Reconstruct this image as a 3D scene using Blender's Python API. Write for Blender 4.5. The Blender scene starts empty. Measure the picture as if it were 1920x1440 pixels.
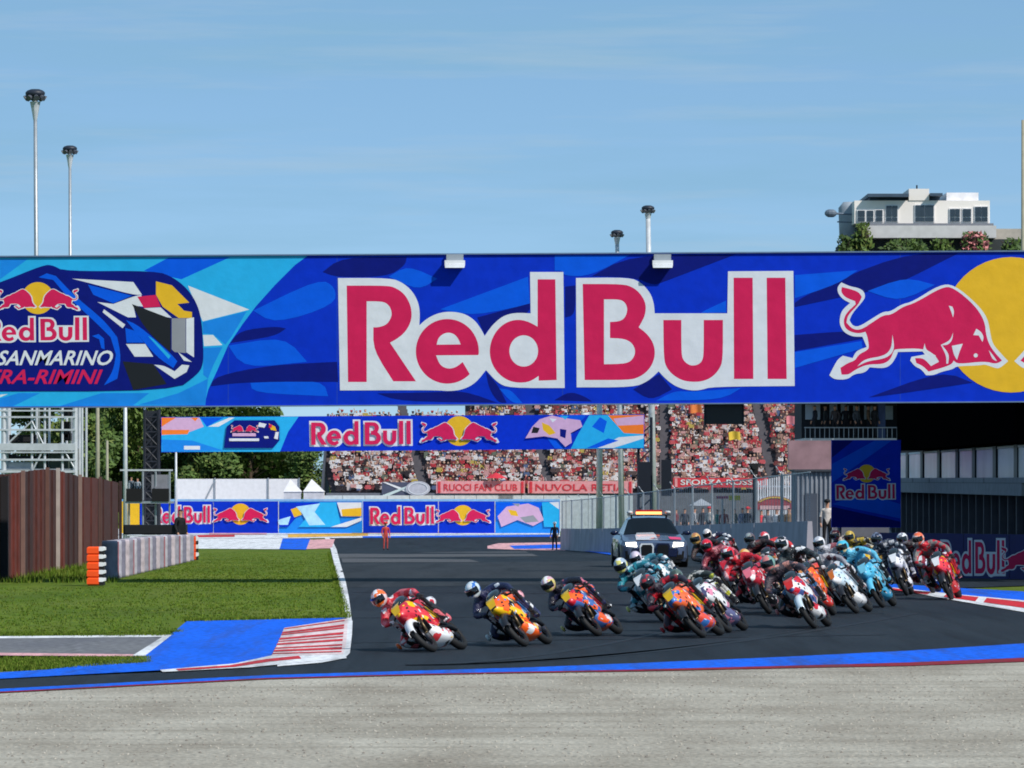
import bpy, bmesh, math, random
import numpy as np
from mathutils import Vector, Matrix, geometry
random.seed(7)
R = math.radians
sc = bpy.context.scene
COL = sc.collection

# ------------------------------------------------------------ camera, sky, sun, exposure
F = 9600.0          # focal length in photo pixels (1920 wide)
H = 2.4             # camera height above the near track
HOR = 900.0         # photo row of the horizon
cam_d = bpy.data.cameras.new('camera'); cam = bpy.data.objects.new('camera', cam_d); COL.objects.link(cam)
cam.location = (0, 0, H); cam.rotation_euler = (R(90), 0, 0)
cam_d.sensor_width = 36; cam_d.lens = F/1920*36
cam_d.shift_y = (HOR-720)/1920
cam_d.clip_start = 1; cam_d.clip_end = 6000
sc.camera = cam
SUN_EL, SUN_AZ = 43.0, -42.0     # azimuth measured from +X towards +Y
sd = Vector((math.cos(R(SUN_EL))*math.cos(R(SUN_AZ)), math.cos(R(SUN_EL))*math.sin(R(SUN_AZ)), math.sin(R(SUN_EL))))
sun_d = bpy.data.lights.new('sun', 'SUN'); sun_d.energy = 3.6; sun_d.angle = R(0.53); sun_d.color = (1, .955, .88)
sun = bpy.data.objects.new('sun', sun_d); COL.objects.link(sun)
sun.rotation_euler = sd.to_track_quat('Z', 'Y').to_euler(); sun.location = (40, -20, 60)
w = bpy.data.worlds.new('World'); sc.world = w; w.use_nodes = True
nt = w.node_tree; nt.nodes.clear()
wo = nt.nodes.new('ShaderNodeOutputWorld'); bg = nt.nodes.new('ShaderNodeBackground')
sky = nt.nodes.new('ShaderNodeTexSky'); sky.sky_type = 'NISHITA'; sky.sun_disc = False
sky.sun_elevation = R(SUN_EL); sky.sun_rotation = math.atan2(sd.x, sd.y)
sky.altitude = 100; sky.air_density = .42; sky.dust_density = 0.0; sky.ozone_density = 1.5
tc = nt.nodes.new('ShaderNodeTexCoord'); mp = nt.nodes.new('ShaderNodeMapping'); nz = nt.nodes.new('ShaderNodeTexNoise')
mp.inputs['Scale'].default_value = (6, 6, 60); mp.inputs['Rotation'].default_value = (0, R(4), 0)
nz.inputs['Scale'].default_value = 1.6; nz.inputs['Detail'].default_value = 6; nz.inputs['Roughness'].default_value = .55
rp = nt.nodes.new('ShaderNodeValToRGB'); rp.color_ramp.elements[0].position = .42; rp.color_ramp.elements[1].position = .8
rp.color_ramp.elements[1].color = (.95, .95, .95, 1); rp.color_ramp.elements[0].color = (.5, .5, .5, 1)
hs = nt.nodes.new('ShaderNodeHueSaturation'); hs.inputs['Saturation'].default_value = 1.1; hs.inputs['Hue'].default_value = .5
mx = nt.nodes.new('ShaderNodeMixRGB'); mx.inputs[2].default_value = (2.05, 3.95, 5.55, 1)
L = nt.links
L.new(tc.outputs['Generated'], mp.inputs[0]); L.new(mp.outputs[0], nz.inputs['Vector']); L.new(nz.outputs['Fac'], rp.inputs[0])
L.new(sky.outputs[0], hs.inputs['Color']); L.new(hs.outputs[0], mx.inputs[1]); L.new(rp.outputs[0], mx.inputs[0])
mp2 = nt.nodes.new('ShaderNodeMapping'); mp2.inputs['Scale'].default_value = (9, 9, 130); mp2.inputs['Rotation'].default_value = (0, R(-3), R(20)); mp2.inputs['Location'].default_value = (3.1, 0, 1.7)
nz2 = nt.nodes.new('ShaderNodeTexNoise'); nz2.inputs['Scale'].default_value = 1.2; nz2.inputs['Detail'].default_value = 7; nz2.inputs['Roughness'].default_value = .6
mr2 = nt.nodes.new('ShaderNodeMapRange'); mr2.inputs[1].default_value = .5; mr2.inputs[2].default_value = .75; mr2.inputs[3].default_value = 0; mr2.inputs[4].default_value = .42
mx2 = nt.nodes.new('ShaderNodeMixRGB'); mx2.inputs[2].default_value = (3.9, 4.9, 5.7, 1)
L.new(tc.outputs['Generated'], mp2.inputs[0]); L.new(mp2.outputs[0], nz2.inputs['Vector']); L.new(nz2.outputs['Fac'], mr2.inputs[0]); L.new(mr2.outputs[0], mx2.inputs[0]); L.new(mx.outputs[0], mx2.inputs[1])
L.new(mx2.outputs[0], bg.inputs[0]); bg.inputs[1].default_value = .10; L.new(bg.outputs[0], wo.inputs[0])
vs = sc.view_settings; vs.view_transform = 'Standard'; vs.look = 'None'; vs.gamma = 1; vs.use_curve_mapping = False
vs.exposure = 0.25
sc.cycles.filter_width = 1.8

# ------------------------------------------------------------ geometry of the place
def gz(d):
    if d <= 135: return 0.0
    if d >= 335: return -2.1
    t = (d-135)/200.0
    return -2.1*(t*t*(3-2*t)*.35 + t*.65)
_ds = np.concatenate([np.linspace(20, 135, 400), np.linspace(135.5, 600, 900), np.linspace(602, 4000, 500)])
_ys = np.array([HOR + (H-gz(d))*F/d for d in _ds])
_ym = np.minimum.accumulate(_ys)
def dg(py): return float(np.interp(-py, -_ym, _ds))
def W(px, py, d): return Vector(((px-960)/F*d, d, H-(py-HOR)/F*d))
def G(px, py, lift=0.0):
    d = dg(py); return Vector(((px-960)/F*d, d, gz(d)+lift))
def X(px, d): return (px-960)/F*d
def Z(py, d): return H-(py-HOR)/F*d

# ------------------------------------------------------------ materials
def lin(c):
    o = []
    for v in c[:3]:
        v = v/255.0
        o.append(v/12.92 if v <= .04045 else ((v+.055)/1.055)**2.4)
    return (*o, 1.0)
MC = {}
def mat(name, rgb, rough=.6, metal=0.0, var=.12, scale=3.0, bump=0.0, spec=.4, alpha=None, emit=None, coat=0.0, srgb=True, bscale=40):
    if name in MC: return MC[name]
    m = bpy.data.materials.new(name); m.use_nodes = True; n = m.node_tree.nodes; l = m.node_tree.links
    b = n['Principled BSDF']; c = lin(rgb) if srgb else (*rgb, 1)
    b.inputs['Roughness'].default_value = rough; b.inputs['Metallic'].default_value = metal
    b.inputs['Specular IOR Level'].default_value = spec; b.inputs['Coat Weight'].default_value = coat
    t = n.new('ShaderNodeTexCoord')
    if var > 0:
        z = n.new('ShaderNodeTexNoise'); z.inputs['Scale'].default_value = scale; z.inputs['Detail'].default_value = 5
        l.new(t.outputs['Object'], z.inputs['Vector'])
        r = n.new('ShaderNodeMapRange'); r.inputs[1].default_value = .3; r.inputs[2].default_value = .7
        r.inputs[3].default_value = 1-var; r.inputs[4].default_value = 1+var
        l.new(z.outputs['Fac'], r.inputs[0])
        x = n.new('ShaderNodeVectorMath'); x.operation = 'SCALE'; x.inputs[0].default_value = c[:3]
        l.new(r.outputs[0], x.inputs['Scale']); l.new(x.outputs[0], b.inputs['Base Color'])
    else: b.inputs['Base Color'].default_value = c
    if bump > 0:
        z2 = n.new('ShaderNodeTexNoise'); z2.inputs['Scale'].default_value = bscale; z2.inputs['Detail'].default_value = 4
        l.new(t.outputs['Object'], z2.inputs['Vector'])
        bp = n.new('ShaderNodeBump'); bp.inputs['Strength'].default_value = bump; bp.inputs['Distance'].default_value = .05
        l.new(z2.outputs['Fac'], bp.inputs['Height']); l.new(bp.outputs[0], b.inputs['Normal'])
    if alpha is not None: b.inputs['Alpha'].default_value = alpha
    if emit:
        b.inputs['Emission Color'].default_value = lin(emit[0]); b.inputs['Emission Strength'].default_value = emit[1]
    MC[name] = m; return m
def livery(name, c1, c2, c3, scale=6.0, seed=0.0, t1=.55, t2=.8, rough=.35, coat=.3, ang=35):
    """painted / stitched colour patches with hard edges, as on race leathers and fairings"""
    if name in MC: return MC[name]
    m = bpy.data.materials.new(name); m.use_nodes = True; n = m.node_tree.nodes; l = m.node_tree.links
    b = n['Principled BSDF']; b.inputs['Roughness'].default_value = rough; b.inputs['Coat Weight'].default_value = coat
    t = n.new('ShaderNodeTexCoord'); p = n.new('ShaderNodeMapping')
    p.inputs['Location'].default_value = (seed*3.7, seed*1.9, seed*2.3); p.inputs['Rotation'].default_value = (0, R(ang), R(10))
    p.inputs['Scale'].default_value = (1.0, 1.3, 1.5)
    v = n.new('ShaderNodeTexVoronoi'); v.distance = 'CHEBYCHEV'; v.inputs['Scale'].default_value = scale; v.inputs['Randomness'].default_value = .5
    s = n.new('ShaderNodeSeparateColor'); r = n.new('ShaderNodeValToRGB'); r.color_ramp.interpolation = 'CONSTANT'
    e = r.color_ramp.elements; e[0].color = lin(c1); e[1].position = t1; e[1].color = lin(c2)
    q = e.new(t2); q.color = lin(c3); q2 = e.new(.94); q2.color = lin(c3 if name.startswith('helmet') else (18, 18, 24))
    l.new(t.outputs['Object'], p.inputs[0]); l.new(p.outputs[0], v.inputs['Vector']); l.new(v.outputs['Color'], s.inputs[0])
    l.new(s.outputs[0], r.inputs[0]); l.new(r.outputs[0], b.inputs['Base Color'])
    if name.startswith('suit'):
        z = n.new('ShaderNodeTexNoise'); z.inputs['Scale'].default_value = 14; z.inputs['Detail'].default_value = 3; z.inputs['Distortion'].default_value = 1.5
        bp = n.new('ShaderNodeBump'); bp.inputs['Strength'].default_value = .9; bp.inputs['Distance'].default_value = .03
        l.new(t.outputs['Object'], z.inputs['Vector']); l.new(z.outputs['Fac'], bp.inputs['Height']); l.new(bp.outputs[0], b.inputs['Normal'])
    MC[name] = m; return m

BLK = mat('black_rubber', (22, 22, 24), .75)
DARK = mat('dark_metal', (38, 40, 46), .45, .6)
STEEL = mat('galvanised_steel', (165, 170, 176), .45, .5)
PALE = mat('pale_steel', (196, 200, 206), .5, .2)
CONC = mat('concrete', (150, 148, 142), .9, var=.2, scale=1.5, bump=.3)

# ------------------------------------------------------------ mesh helpers
class MB:
    def __init__(s): s.v = []; s.f = []; s.m = []
    def add(s, vs, fs, m=0):
        o = len(s.v); s.v += [tuple(p) for p in vs]; s.f += [tuple(i+o for i in f) for f in fs]; s.m += [m]*len(fs); return s
    def hexa(s, p, m=0): return s.add(p, [(0,3,2,1),(4,5,6,7),(0,1,5,4),(1,2,6,5),(2,3,7,6),(3,0,4,7)], m)
    def box(s, x0, x1, y0, y1, z0, z1, m=0):
        return s.hexa([(x0,y0,z0),(x1,y0,z0),(x1,y1,z0),(x0,y1,z0),(x0,y0,z1),(x1,y0,z1),(x1,y1,z1),(x0,y1,z1)], m)
    def tube(s, pts, rad, n=8, m=0, cap=True):
        pts = [Vector(p) for p in pts]; k = len(pts)
        if not isinstance(rad, (list, tuple)): rad = [rad]*k
        rings = []
        for i, p in enumerate(pts):
            t = (pts[min(i+1, k-1)]-pts[max(i-1, 0)])
            t = t.normalized() if t.length > 1e-9 else Vector((0, 0, 1))
            a = t.orthogonal().normalized() if abs(t.z) > .95 else Vector((0, 0, 1)).cross(t).normalized()
            b = t.cross(a)
            rings.append([p + (a*math.cos(6.28318*j/n)+b*math.sin(6.28318*j/n))*rad[i] for j in range(n)])
        return s.loft(rings, m, cap)
    def loft(s, rings, m=0, cap=True):
        n = len(rings[0]); vs = [p for r in rings for p in r]; fs = []
        for i in range(len(rings)-1):
            for j in range(n):
                a = i*n+j; b = i*n+(j+1) % n; fs.append((a, b, b+n, a+n))
        if cap: fs.append(tuple(range(n-1, -1, -1))); fs.append(tuple(range((len(rings)-1)*n, len(rings)*n)))
        return s.add(vs, fs, m)
    def ball(s, c, r, nu=10, nv=7, m=0):
        if not isinstance(r, (list, tuple)): r = (r, r, r)
        rings = []
        for i in range(1, nv):
            th = math.pi*i/nv
            rings.append([(c[0]+r[0]*math.sin(th)*math.cos(6.28318*j/nu), c[1]+r[1]*math.sin(th)*math.sin(6.28318*j/nu), c[2]-r[2]*math.cos(th)) for j in range(nu)])
        return s.loft(rings, m)
    def torus(s, c, Rr, r, axis='y', n=28, k=10, m=0, squash=1.0):
        rings = []
        for i in range(n):
            a = 6.28318*i/n; ring = []
            for j in range(k):
                b = 6.28318*j/k; q = Rr+r*math.cos(b); h = r*math.sin(b)*squash
                ring.append((c[0]+q*math.cos(a), c[1]+h, c[2]+q*math.sin(a)) if axis == 'y' else (c[0]+q*math.cos(a), c[1]+q*math.sin(a), c[2]+h))
            rings.append(ring)
        rings.append(rings[0]); return s.loft(rings, m, False)
def wl(o):
    v = Vector((0, 0, 0))
    while o is not None: v = v+o.location; o = o.parent
    return v
def mk(name, mb, mats, parent=None, local=False, smooth=False, origin=None):
    me = bpy.data.meshes.new(name)
    if not isinstance(mats, (list, tuple)): mats = [mats]
    V = np.array(mb.v, dtype=float)
    if parent is not None: off = Vector((0, 0, 0)) if local else wl(parent)
    elif local: off = Vector((0, 0, 0))
    else:
        off = Vector(origin) if origin is not None else Vector(((V[:,0].min()+V[:,0].max())/2, (V[:,1].min()+V[:,1].max())/2, V[:,2].min()))
    me.from_pydata([tuple(v) for v in (V-np.array(off))], [], mb.f)
    for m in mats: me.materials.append(m)
    me.polygons.foreach_set('material_index', mb.m)
    if smooth: me.polygons.foreach_set('use_smooth', [True]*len(mb.f))
    me.update()
    o = bpy.data.objects.new(name, me); COL.objects.link(o)
    if parent is not None: o.parent = parent
    elif not local: o.location = off
    return o
def recalc(o):
    bm = bmesh.new(); bm.from_mesh(o.data); bmesh.ops.recalc_face_normals(bm, faces=bm.faces); bm.to_mesh(o.data); bm.free(); return o
def tag(o, label, cat, group=None, kind=None):
    if label: o['label'] = label
    if cat: o['category'] = cat
    if group: o['group'] = group
    if kind: o['kind'] = kind
    return o
def empty(name, loc, label=None, cat=None, group=None, rot=(0, 0, 0)):
    o = bpy.data.objects.new(name, None); COL.objects.link(o); o.location = loc; o.rotation_euler = rot
    o.empty_display_size = .3
    return tag(o, label, cat, group)
def place_copy(src, parent, group=None):
    c = src.copy(); COL.objects.link(c); c.parent = parent; return c

# ------------------------------------------------------------ flat print on panels
def smooth_poly(p, it=2, lim=55):
    for _ in range(it):
        q = []; n = len(p)
        for i in range(n):
            a = Vector(p[i-1]); b = Vector(p[i]); c = Vector(p[(i+1) % n]); u = b-a; v = c-b
            if u.length < 1e-6 or v.length < 1e-6: continue
            if math.degrees(u.angle(v)) < lim: q += [tuple(b-u*.25), tuple(b+v*.25)]
            else: q.append(tuple(b))
        p = q
    return p
def ell(cx, cy, rx, ry=None, n=40, a0=0, a1=360):
    ry = ry or rx
    return [(cx+rx*math.cos(R(a0+(a1-a0)*i/n)), cy+ry*math.sin(R(a0+(a1-a0)*i/n))) for i in range(n)]
NLIFT = {}
def next_lift(parent, fn):
    r = parent
    while r.parent is not None: r = r.parent
    NLIFT[r.name] = NLIFT.get(r.name, 2)+1
    return NLIFT[r.name]*1.3e-6*max(100.0, fn(1000, 900, 0)[1])
def art(parent, name, fn, loops, m, lift, sm=0):
    """loops: outline (and holes) in picture units; fn maps (u, v, lift) to the panel's surface"""
    if not isinstance(loops[0][0], (list, tuple)): loops = [loops]
    if sm: loops = [smooth_poly(l, 2, sm) for l in loops]
    L3 = [[Vector((p[0], p[1], 0)) for p in l] for l in loops]
    flat = [p for l in L3 for p in l]; tris = geometry.tessellate_polygon(L3); lift = next_lift(parent, fn)+(lift if lift >= .089 else 0)
    mb = MB(); mb.add([fn(p.x, p.y, lift) for p in flat], [tuple(t) for t in tris])
    return mk(name, mb, m, parent)
def T(x0, y0, s): return lambda pts: [(x0+p[0]/s, y0+p[1]/s) for p in pts]
TA = T(0, 470, 4); TL_ = T(380, 470, 4.8); TR5 = T(600, 470, 4); TR6 = T(1040, 470, 4); TB = T(1480, 470, 4.3636)
WORD = {  # letters traced in main-banner pixels
 'plates': [TR5([(135,205),(530,205),(620,240),(690,300),(735,380),(750,460),(745,560),(800,510),(880,470),(970,455),(1080,470),(1160,520),(1210,590),(1235,640),(1290,560),(1370,490),(1460,465),(1580,470),(1575,160),(1825,160),(1835,1030),(1420,1030),(1330,990),(1245,895),(1170,990),(1080,1040),(970,1055),(870,1045),(150,1048)]),
            TR6([(160,205),(560,200),(650,240),(720,320),(745,400),(750,470),(1295,470),(1300,155),(1790,152),(1800,1015),(1180,1020),(1100,1045),(1020,1050),(920,1025),(840,970),(780,905),(700,980),(590,1025),(165,1025)])],
 'letters': [
  [TR5([(200,262),(500,262),(560,275),(630,320),(675,395),(690,470),(680,540),(640,610),(580,660),(525,690),(720,980),(550,980),(400,745),(400,575),(440,575),(500,555),(530,510),(540,470),(525,420),(490,388),(440,380),(350,380),(350,985),(210,985)])],
  [TR5(ell(955,755,237,243,34,5,-325)+[(1070,835),(1020,875),(960,888),(900,860),(870,785),(1185,783)]), TR5([(875,705),(885,660),(915,628),(960,612),(1005,624),(1035,655),(1055,703)])],
  [TR5([(1632,215),(1765,215),(1775,970),(1640,975),(1640,940),(1570,985),(1480,992),(1400,970),(1330,915),(1285,840),(1270,755),(1285,670),(1330,590),(1400,535),(1480,515),(1560,530),(1632,570)]), TR5(ell(1528,752,108,118,26))],
  [TR6([(210,250),(510,250),(590,275),(650,330),(685,400),(680,480),(650,540),(630,575),(690,620),(740,690),(755,770),(735,850),(690,910),(630,950),(560,970),(225,970)]), TR6([(370,365),(490,365),(530,390),(548,440),(530,500),(490,530),(415,535),(415,655),(520,660),(580,690),(608,750),(590,810),(540,848),(370,852)])],
  [TR6([(815,520),(950,520),(950,780),(970,830),(1010,858),(1040,862),(1075,855),(1105,830),(1118,780),(1118,520),(1262,520),(1262,820),(1235,890),(1180,950),(1110,980),(1040,985),(960,975),(890,935),(840,880),(818,810)])],
  [TR6([(1342,203),(1485,203),(1490,962),(1345,962)])],
  [TR6([(1590,203),(1730,203),(1740,962),(1597,962)])]]}
BULLW = [(428,262),(395,300),(400,350),(440,400),(500,430),(430,490),(412,570),(420,620),(450,670),(520,705),(600,705),(615,740),(635,790),(550,820),(520,880),(440,860),(400,890),(370,940),(330,1020),(370,1055),(480,1055),(530,1010),(620,1000),(660,955),(780,965),(840,930),(880,860),(890,830),(1090,825),(1110,850),(1000,870),(990,900),(1030,950),(1080,970),(1120,1020),(1180,1020),(1250,990),(1340,970),(1370,945),(1560,940),(1600,930),(1680,960),(1720,965),(1790,905),(1720,830),(1660,760),(1640,650),(1620,550),(1540,440),(1350,280),(1230,280),(1010,420),(920,440),(830,500),(770,500),(690,550),(570,625),(520,615),(495,570),(520,510),(600,420),(625,380),(610,330),(560,305),(500,295)]
BULLR = [(432,300),(425,340),(460,385),(540,415),(545,440),(470,510),(445,570),(455,630),(500,665),(570,680),(625,665),(640,700),(655,790),(640,815),(570,850),(540,900),(480,920),(420,960),(430,1015),(490,1015),(540,975),(640,930),(770,930),(830,890),(855,820),(870,805),(1100,800),(1190,850),(1225,910),(1160,945),(1100,880),(1030,880),(1040,920),(1095,945),(1140,990),(1250,960),(1330,930),(1345,900),(1380,930),(1600,905),(1690,930),(1740,900),(1650,800),(1610,700),(1600,580),(1520,450),(1340,300),(1250,300),(1030,430),(930,460),(840,525),(770,530),(700,575),(590,650),(520,645),(470,590),(480,530),(570,440),(595,380),(570,340),(500,315)]
BULLD = [[(1305,452),(1335,460),(1350,500),(1340,548),(1325,500)],[(1530,640),(1570,665),(1592,710),(1580,748),(1550,695),(1505,692)],[(1340,670),(1335,730),(1300,772),(1252,775),(1310,850),(1300,925),(1285,925),(1285,860),(1240,772),(1318,735)],[(1330,780),(1420,762),(1392,830),(1372,895),(1345,850)],[(845,690),(862,790),(840,845),(780,885),(640,905),(558,948),(615,888),(780,862),(838,800)],[(1632,815),(1662,850),(1700,905),(1660,890)],[(1108,760),(1120,815),(1200,860),(1180,875),(1095,815)],[(375,1015),(395,960),(412,965),(400,1015)]]
MW = mat('print_white', (214, 217, 224), .55, var=.05, bump=.5, bscale=1.3); MR = mat('print_red', (204, 30, 84), .55, var=.06, spec=.15, bump=.5, bscale=1.3)
MY = mat('print_yellow', (226, 176, 24), .55, var=.05, bump=.5, bscale=1.3); MG = mat('print_gold', (232, 190, 60), .55, var=.05)
MBL = mat('print_blue', (0, 48, 190), .6, var=.09, spec=.12, bump=.5, bscale=1.3); MBM = mat('print_mid_blue', (0, 88, 220), .6, var=.06, spec=.12, bump=.5, bscale=1.3)
MNV = mat('print_navy', (4, 20, 116), .6, var=.08, spec=.12, bump=.5, bscale=1.3); MCY = mat('print_cyan', (24, 168, 226), .5, var=.05, bump=.5, bscale=1.3)
MAZ = mat('print_azure', (0, 128, 222), .5, var=.05, bump=.5, bscale=1.3); MBK = mat('print_black', (14, 16, 24), .5, var=.05)
MGR = mat('print_grey', (140, 142, 150), .55, var=.05); MOR = mat('print_orange', (240, 120, 30), .55, var=.05); MPK = mat('print_pink', (205, 165, 200), .55, var=.06)
def wordmark(parent, fn, x0, y0, x1, y1, lift, white=None, red=None, sm=45):
    ux = lambda p: (x0+(p[0]-635)*(x1-x0)/855.0, y0+(p[1]-508)*(y1-y0)/225.0)
    for i, pl in enumerate(WORD['plates']): art(parent, 'lettering_outline', fn, [ux(p) for p in pl], white or MW, lift, sm)
    for lt in WORD['letters']: art(parent, 'letter', fn, [[ux(p) for p in l] for l in lt], red or MR, lift*2, sm)
def emblem(parent, fn, cx, cy, r, lift, detail=False, rx=None, white=None, sun_m=None, red=None):
    k = r/553.0; kx = (rx or r)/553.0
    art(parent, 'emblem_disc', fn, ell(cx, cy, rx or r, r, 48), sun_m or MY, lift)
    for sg in (1, -1):
        f = lambda p: (cx+sg*(p[0]-1815)*kx, cy+(p[1]-608)*k)
        art(parent, 'emblem_outline', fn, [f(p) for p in BULLW], white or MW, lift*2, 50)
        b = art(parent, 'emblem_bull', fn, [f(p) for p in BULLR], red or MR, lift*3, 50)
        if detail:
            for q in BULLD: art(b, 'emblem_line', fn, [f(p) for p in q], white or MW, lift*4, 50)
            art(b, 'emblem_eye', fn, ell(*f((1525, 858)), 17*kx, 17*k, 12), white or MW, lift*4)
def text_mesh(parent, name, s, fn, x0, x1, ybase, hgt, m, lift, shear=0.0, bold=.0):
    cu = bpy.data.curves.new('text', 'FONT'); cu.body = s; cu.shear = shear; cu.offset = bold; cu.size = 1; cu.resolution_u = 3
    o = bpy.data.objects.new('text', cu); COL.objects.link(o)
    dp = bpy.context.evaluated_depsgraph_get(); me = bpy.data.meshes.new_from_object(o.evaluated_get(dp))
    P = np.array([v.co[:] for v in me.vertices]); fs = [tuple(p.vertices) for p in me.polygons]
    bpy.data.objects.remove(o); bpy.data.meshes.remove(me)
    a, b = P[:, 0].min(), P[:, 0].max(); hb = P[:, 1].max(); lift = next_lift(parent, fn)+(lift if lift >= .089 else 0)
    mb = MB(); mb.add([fn(x0+(p[0]-a)/(b-a)*(x1-x0), ybase-p[1]/hb*hgt, lift) for p in P], fs)
    return mk(name, mb, m, parent)

# ------------------------------------------------------------ ground
def ground_mat(name, cols, scale, rough=.9, bump=.4, bscale=60, stretch=(1, 1, 1), spec=.3, fine=None, scuff=None, wave=None):
    m = bpy.data.materials.new(name); m.use_nodes = True; n = m.node_tree.nodes; l = m.node_tree.links
    b = n['Principled BSDF']; b.inputs['Roughness'].default_value = rough; b.inputs['Specular IOR Level'].default_value = spec
    t = n.new('ShaderNodeNewGeometry'); p = n.new('ShaderNodeMapping'); p.inputs['Scale'].default_value = stretch
    z = n.new('ShaderNodeTexNoise'); z.inputs['Scale'].default_value = scale; z.inputs['Detail'].default_value = 8; z.inputs['Roughness'].default_value = .62
    r = n.new('ShaderNodeValToRGB'); e = r.color_ramp.elements
    e[0].position = .33; e[0].color = (*cols[0], 1); e[1].position = .68; e[1].color = (*cols[-1], 1)
    if len(cols) == 3: q = e.new(.5); q.color = (*cols[1], 1)
    l.new(t.outputs['Position'], p.inputs[0]); l.new(p.outputs[0], z.inputs['Vector']); l.new(z.outputs['Fac'], r.inputs[0])
    src = r.outputs[0]
    if fine:
        z3 = n.new('ShaderNodeTexNoise'); z3.inputs['Scale'].default_value = fine; z3.inputs['Detail'].default_value = 3
        l.new(t.outputs['Position'], z3.inputs['Vector'])
        mr = n.new('ShaderNodeMapRange'); mr.inputs[1].default_value = .3; mr.inputs[2].default_value = .7; mr.inputs[3].default_value = .62; mr.inputs[4].default_value = 1.38
        l.new(z3.outputs['Fac'], mr.inputs[0])
        vm = n.new('ShaderNodeVectorMath'); vm.operation = 'SCALE'; l.new(src, vm.inputs[0]); l.new(mr.outputs[0], vm.inputs['Scale']); src = vm.outputs[0]
    if scuff:   # streaks of rubber or dust with a shape of their own: (colour, amount, angle, stretch)
        sp = n.new('ShaderNodeMapping'); sp.inputs['Rotation'].default_value = (0, 0, R(scuff[2])); sp.inputs['Scale'].default_value = scuff[3]
        sn_ = n.new('ShaderNodeTexNoise'); sn_.inputs['Scale'].default_value = 1.0; sn_.inputs['Detail'].default_value = 5; sn_.inputs['Roughness'].default_value = .65
        sr = n.new('ShaderNodeMapRange'); sr.inputs[1].default_value = .48; sr.inputs[2].default_value = .74; sr.inputs[3].default_value = 0; sr.inputs[4].default_value = scuff[1]
        sm_ = n.new('ShaderNodeMixRGB'); sm_.inputs[2].default_value = (*scuff[0], 1)
        l.new(t.outputs['Position'], sp.inputs[0]); l.new(sp.outputs[0], sn_.inputs['Vector']); l.new(sn_.outputs['Fac'], sr.inputs[0])
        l.new(sr.outputs[0], sm_.inputs[0]); l.new(src, sm_.inputs[1]); src = sm_.outputs[0]
    l.new(src, b.inputs['Base Color'])
    z2 = n.new('ShaderNodeTexNoise'); z2.inputs['Scale'].default_value = bscale; z2.inputs['Detail'].default_value = 5
    l.new(t.outputs['Position'], z2.inputs['Vector'])
    bp = n.new('ShaderNodeBump'); bp.inputs['Strength'].default_value = bump; bp.inputs['Distance'].default_value = .04
    l.new(z2.outputs['Fac'], bp.inputs['Height']); l.new(bp.outputs[0], b.inputs['Normal'])
    return m
M_GRASS = ground_mat('mown_grass', [(.075, .125, .012), (.105, .160, .016), (.145, .185, .026)], .35, .95, .8, 30, (1, .25, 1), .1, fine=5, scuff=((.17, .17, .05), .4, 0, (.5, .12, 1)))
M_ASPH = ground_mat('asphalt', [(.014, .020, .029), (.019, .026, .036), (.026, .034, .045)], .5, .8, .3, 90, (1, .18, 1), .18, fine=14, scuff=((.006, .007, .010), .75, 22, (1.6, .05, 1)))
M_ASPH2 = ground_mat('worn_asphalt', [(.075, .075, .082), (.10, .10, .11)], .8, .85, .3, 90, (1, .2, 1), fine=10)
M_SAND = ground_mat('pale_gravel', [(.30, .26, .21), (.40, .36, .30), (.50, .46, .39)], .5, .95, .9, 22, (1, .4, 1), fine=16, scuff=((.20, .17, .13), .7, 80, (.15, 1.5, 1)))
M_ROAD = ground_mat('service_road_asphalt', [(.13, .13, .15), (.18, .18, .19)], .8, .9, .3, 60, (1, .3, 1), fine=8)
def paint(name, rgb):
    c = lin(rgb)[:3]; return ground_mat(name, [tuple(v*.82 for v in c), c, tuple(min(.85, v*1.06) for v in c)], .9, .7, .15, 60, (1, .25, 1), .2, fine=9, scuff=((.05, .05, .055), .55, 12, (2.2, .12, 1)))
P_WHITE = paint('road_paint_white', (226, 226, 230)); P_BLUE = paint('road_paint_blue', (6, 96, 226)); P_RED = paint('road_paint_red', (206, 44, 54))
P_YEL = paint('road_paint_yellow', (236, 180, 70)); P_PINK = paint('faded_red_paint', (224, 168, 172)); P_DRED = paint('dull_red_paint', (140, 30, 40))
mb = MB(); ys = [12, 30, 50, 80, 110, 130]+list(np.arange(135, 345, 6))+[400, 600, 1000, 2000, 5500]
xs = [-3000, -600, -150, -60, -25, 0, 25, 60, 150, 600, 3000]
V = [(x, y, gz(y)-.02) for y in ys for x in xs]; n = len(xs)
mb.add(V, [(j*n+i, j*n+i+1, (j+1)*n+i+1, (j+1)*n+i) for j in range(len(ys)-1) for i in range(n-1)])
tag(mk('ground', mb, M_GRASS, origin=(0, 0, 0)), 'mown green grass infield ground', None, kind='structure')
def ribbon(name, A, B, m, lift, parent=None, sub=4, across=6, label=None):
    def dense(P):
        q = []
        for i in range(len(P)-1):
            for k in range(sub): t = k/sub; q.append((P[i][0]*(1-t)+P[i+1][0]*t, P[i][1]*(1-t)+P[i+1][1]*t))
        q.append(P[-1]); return q
    A, B = dense(A), dense(B); k = across+1; vs = []
    for a, b in zip(A, B):
        for i in range(k): t = i/across; vs.append(G(a[0]*(1-t)+b[0]*t, a[1]*(1-t)+b[1]*t, lift))
    fs = [(j*k+i, j*k+i+1, (j+1)*k+i+1, (j+1)*k+i) for j in range(len(A)-1) for i in range(across)]
    mb = MB(); mb.add(vs, fs); o = mk(name, mb, m, parent); recalc(o)
    if o.data.polygons[0].normal.z < 0: o.data.flip_normals()
    if parent is None: o['kind'] = 'structure'
    if label: o['label'] = label
    return o
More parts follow.
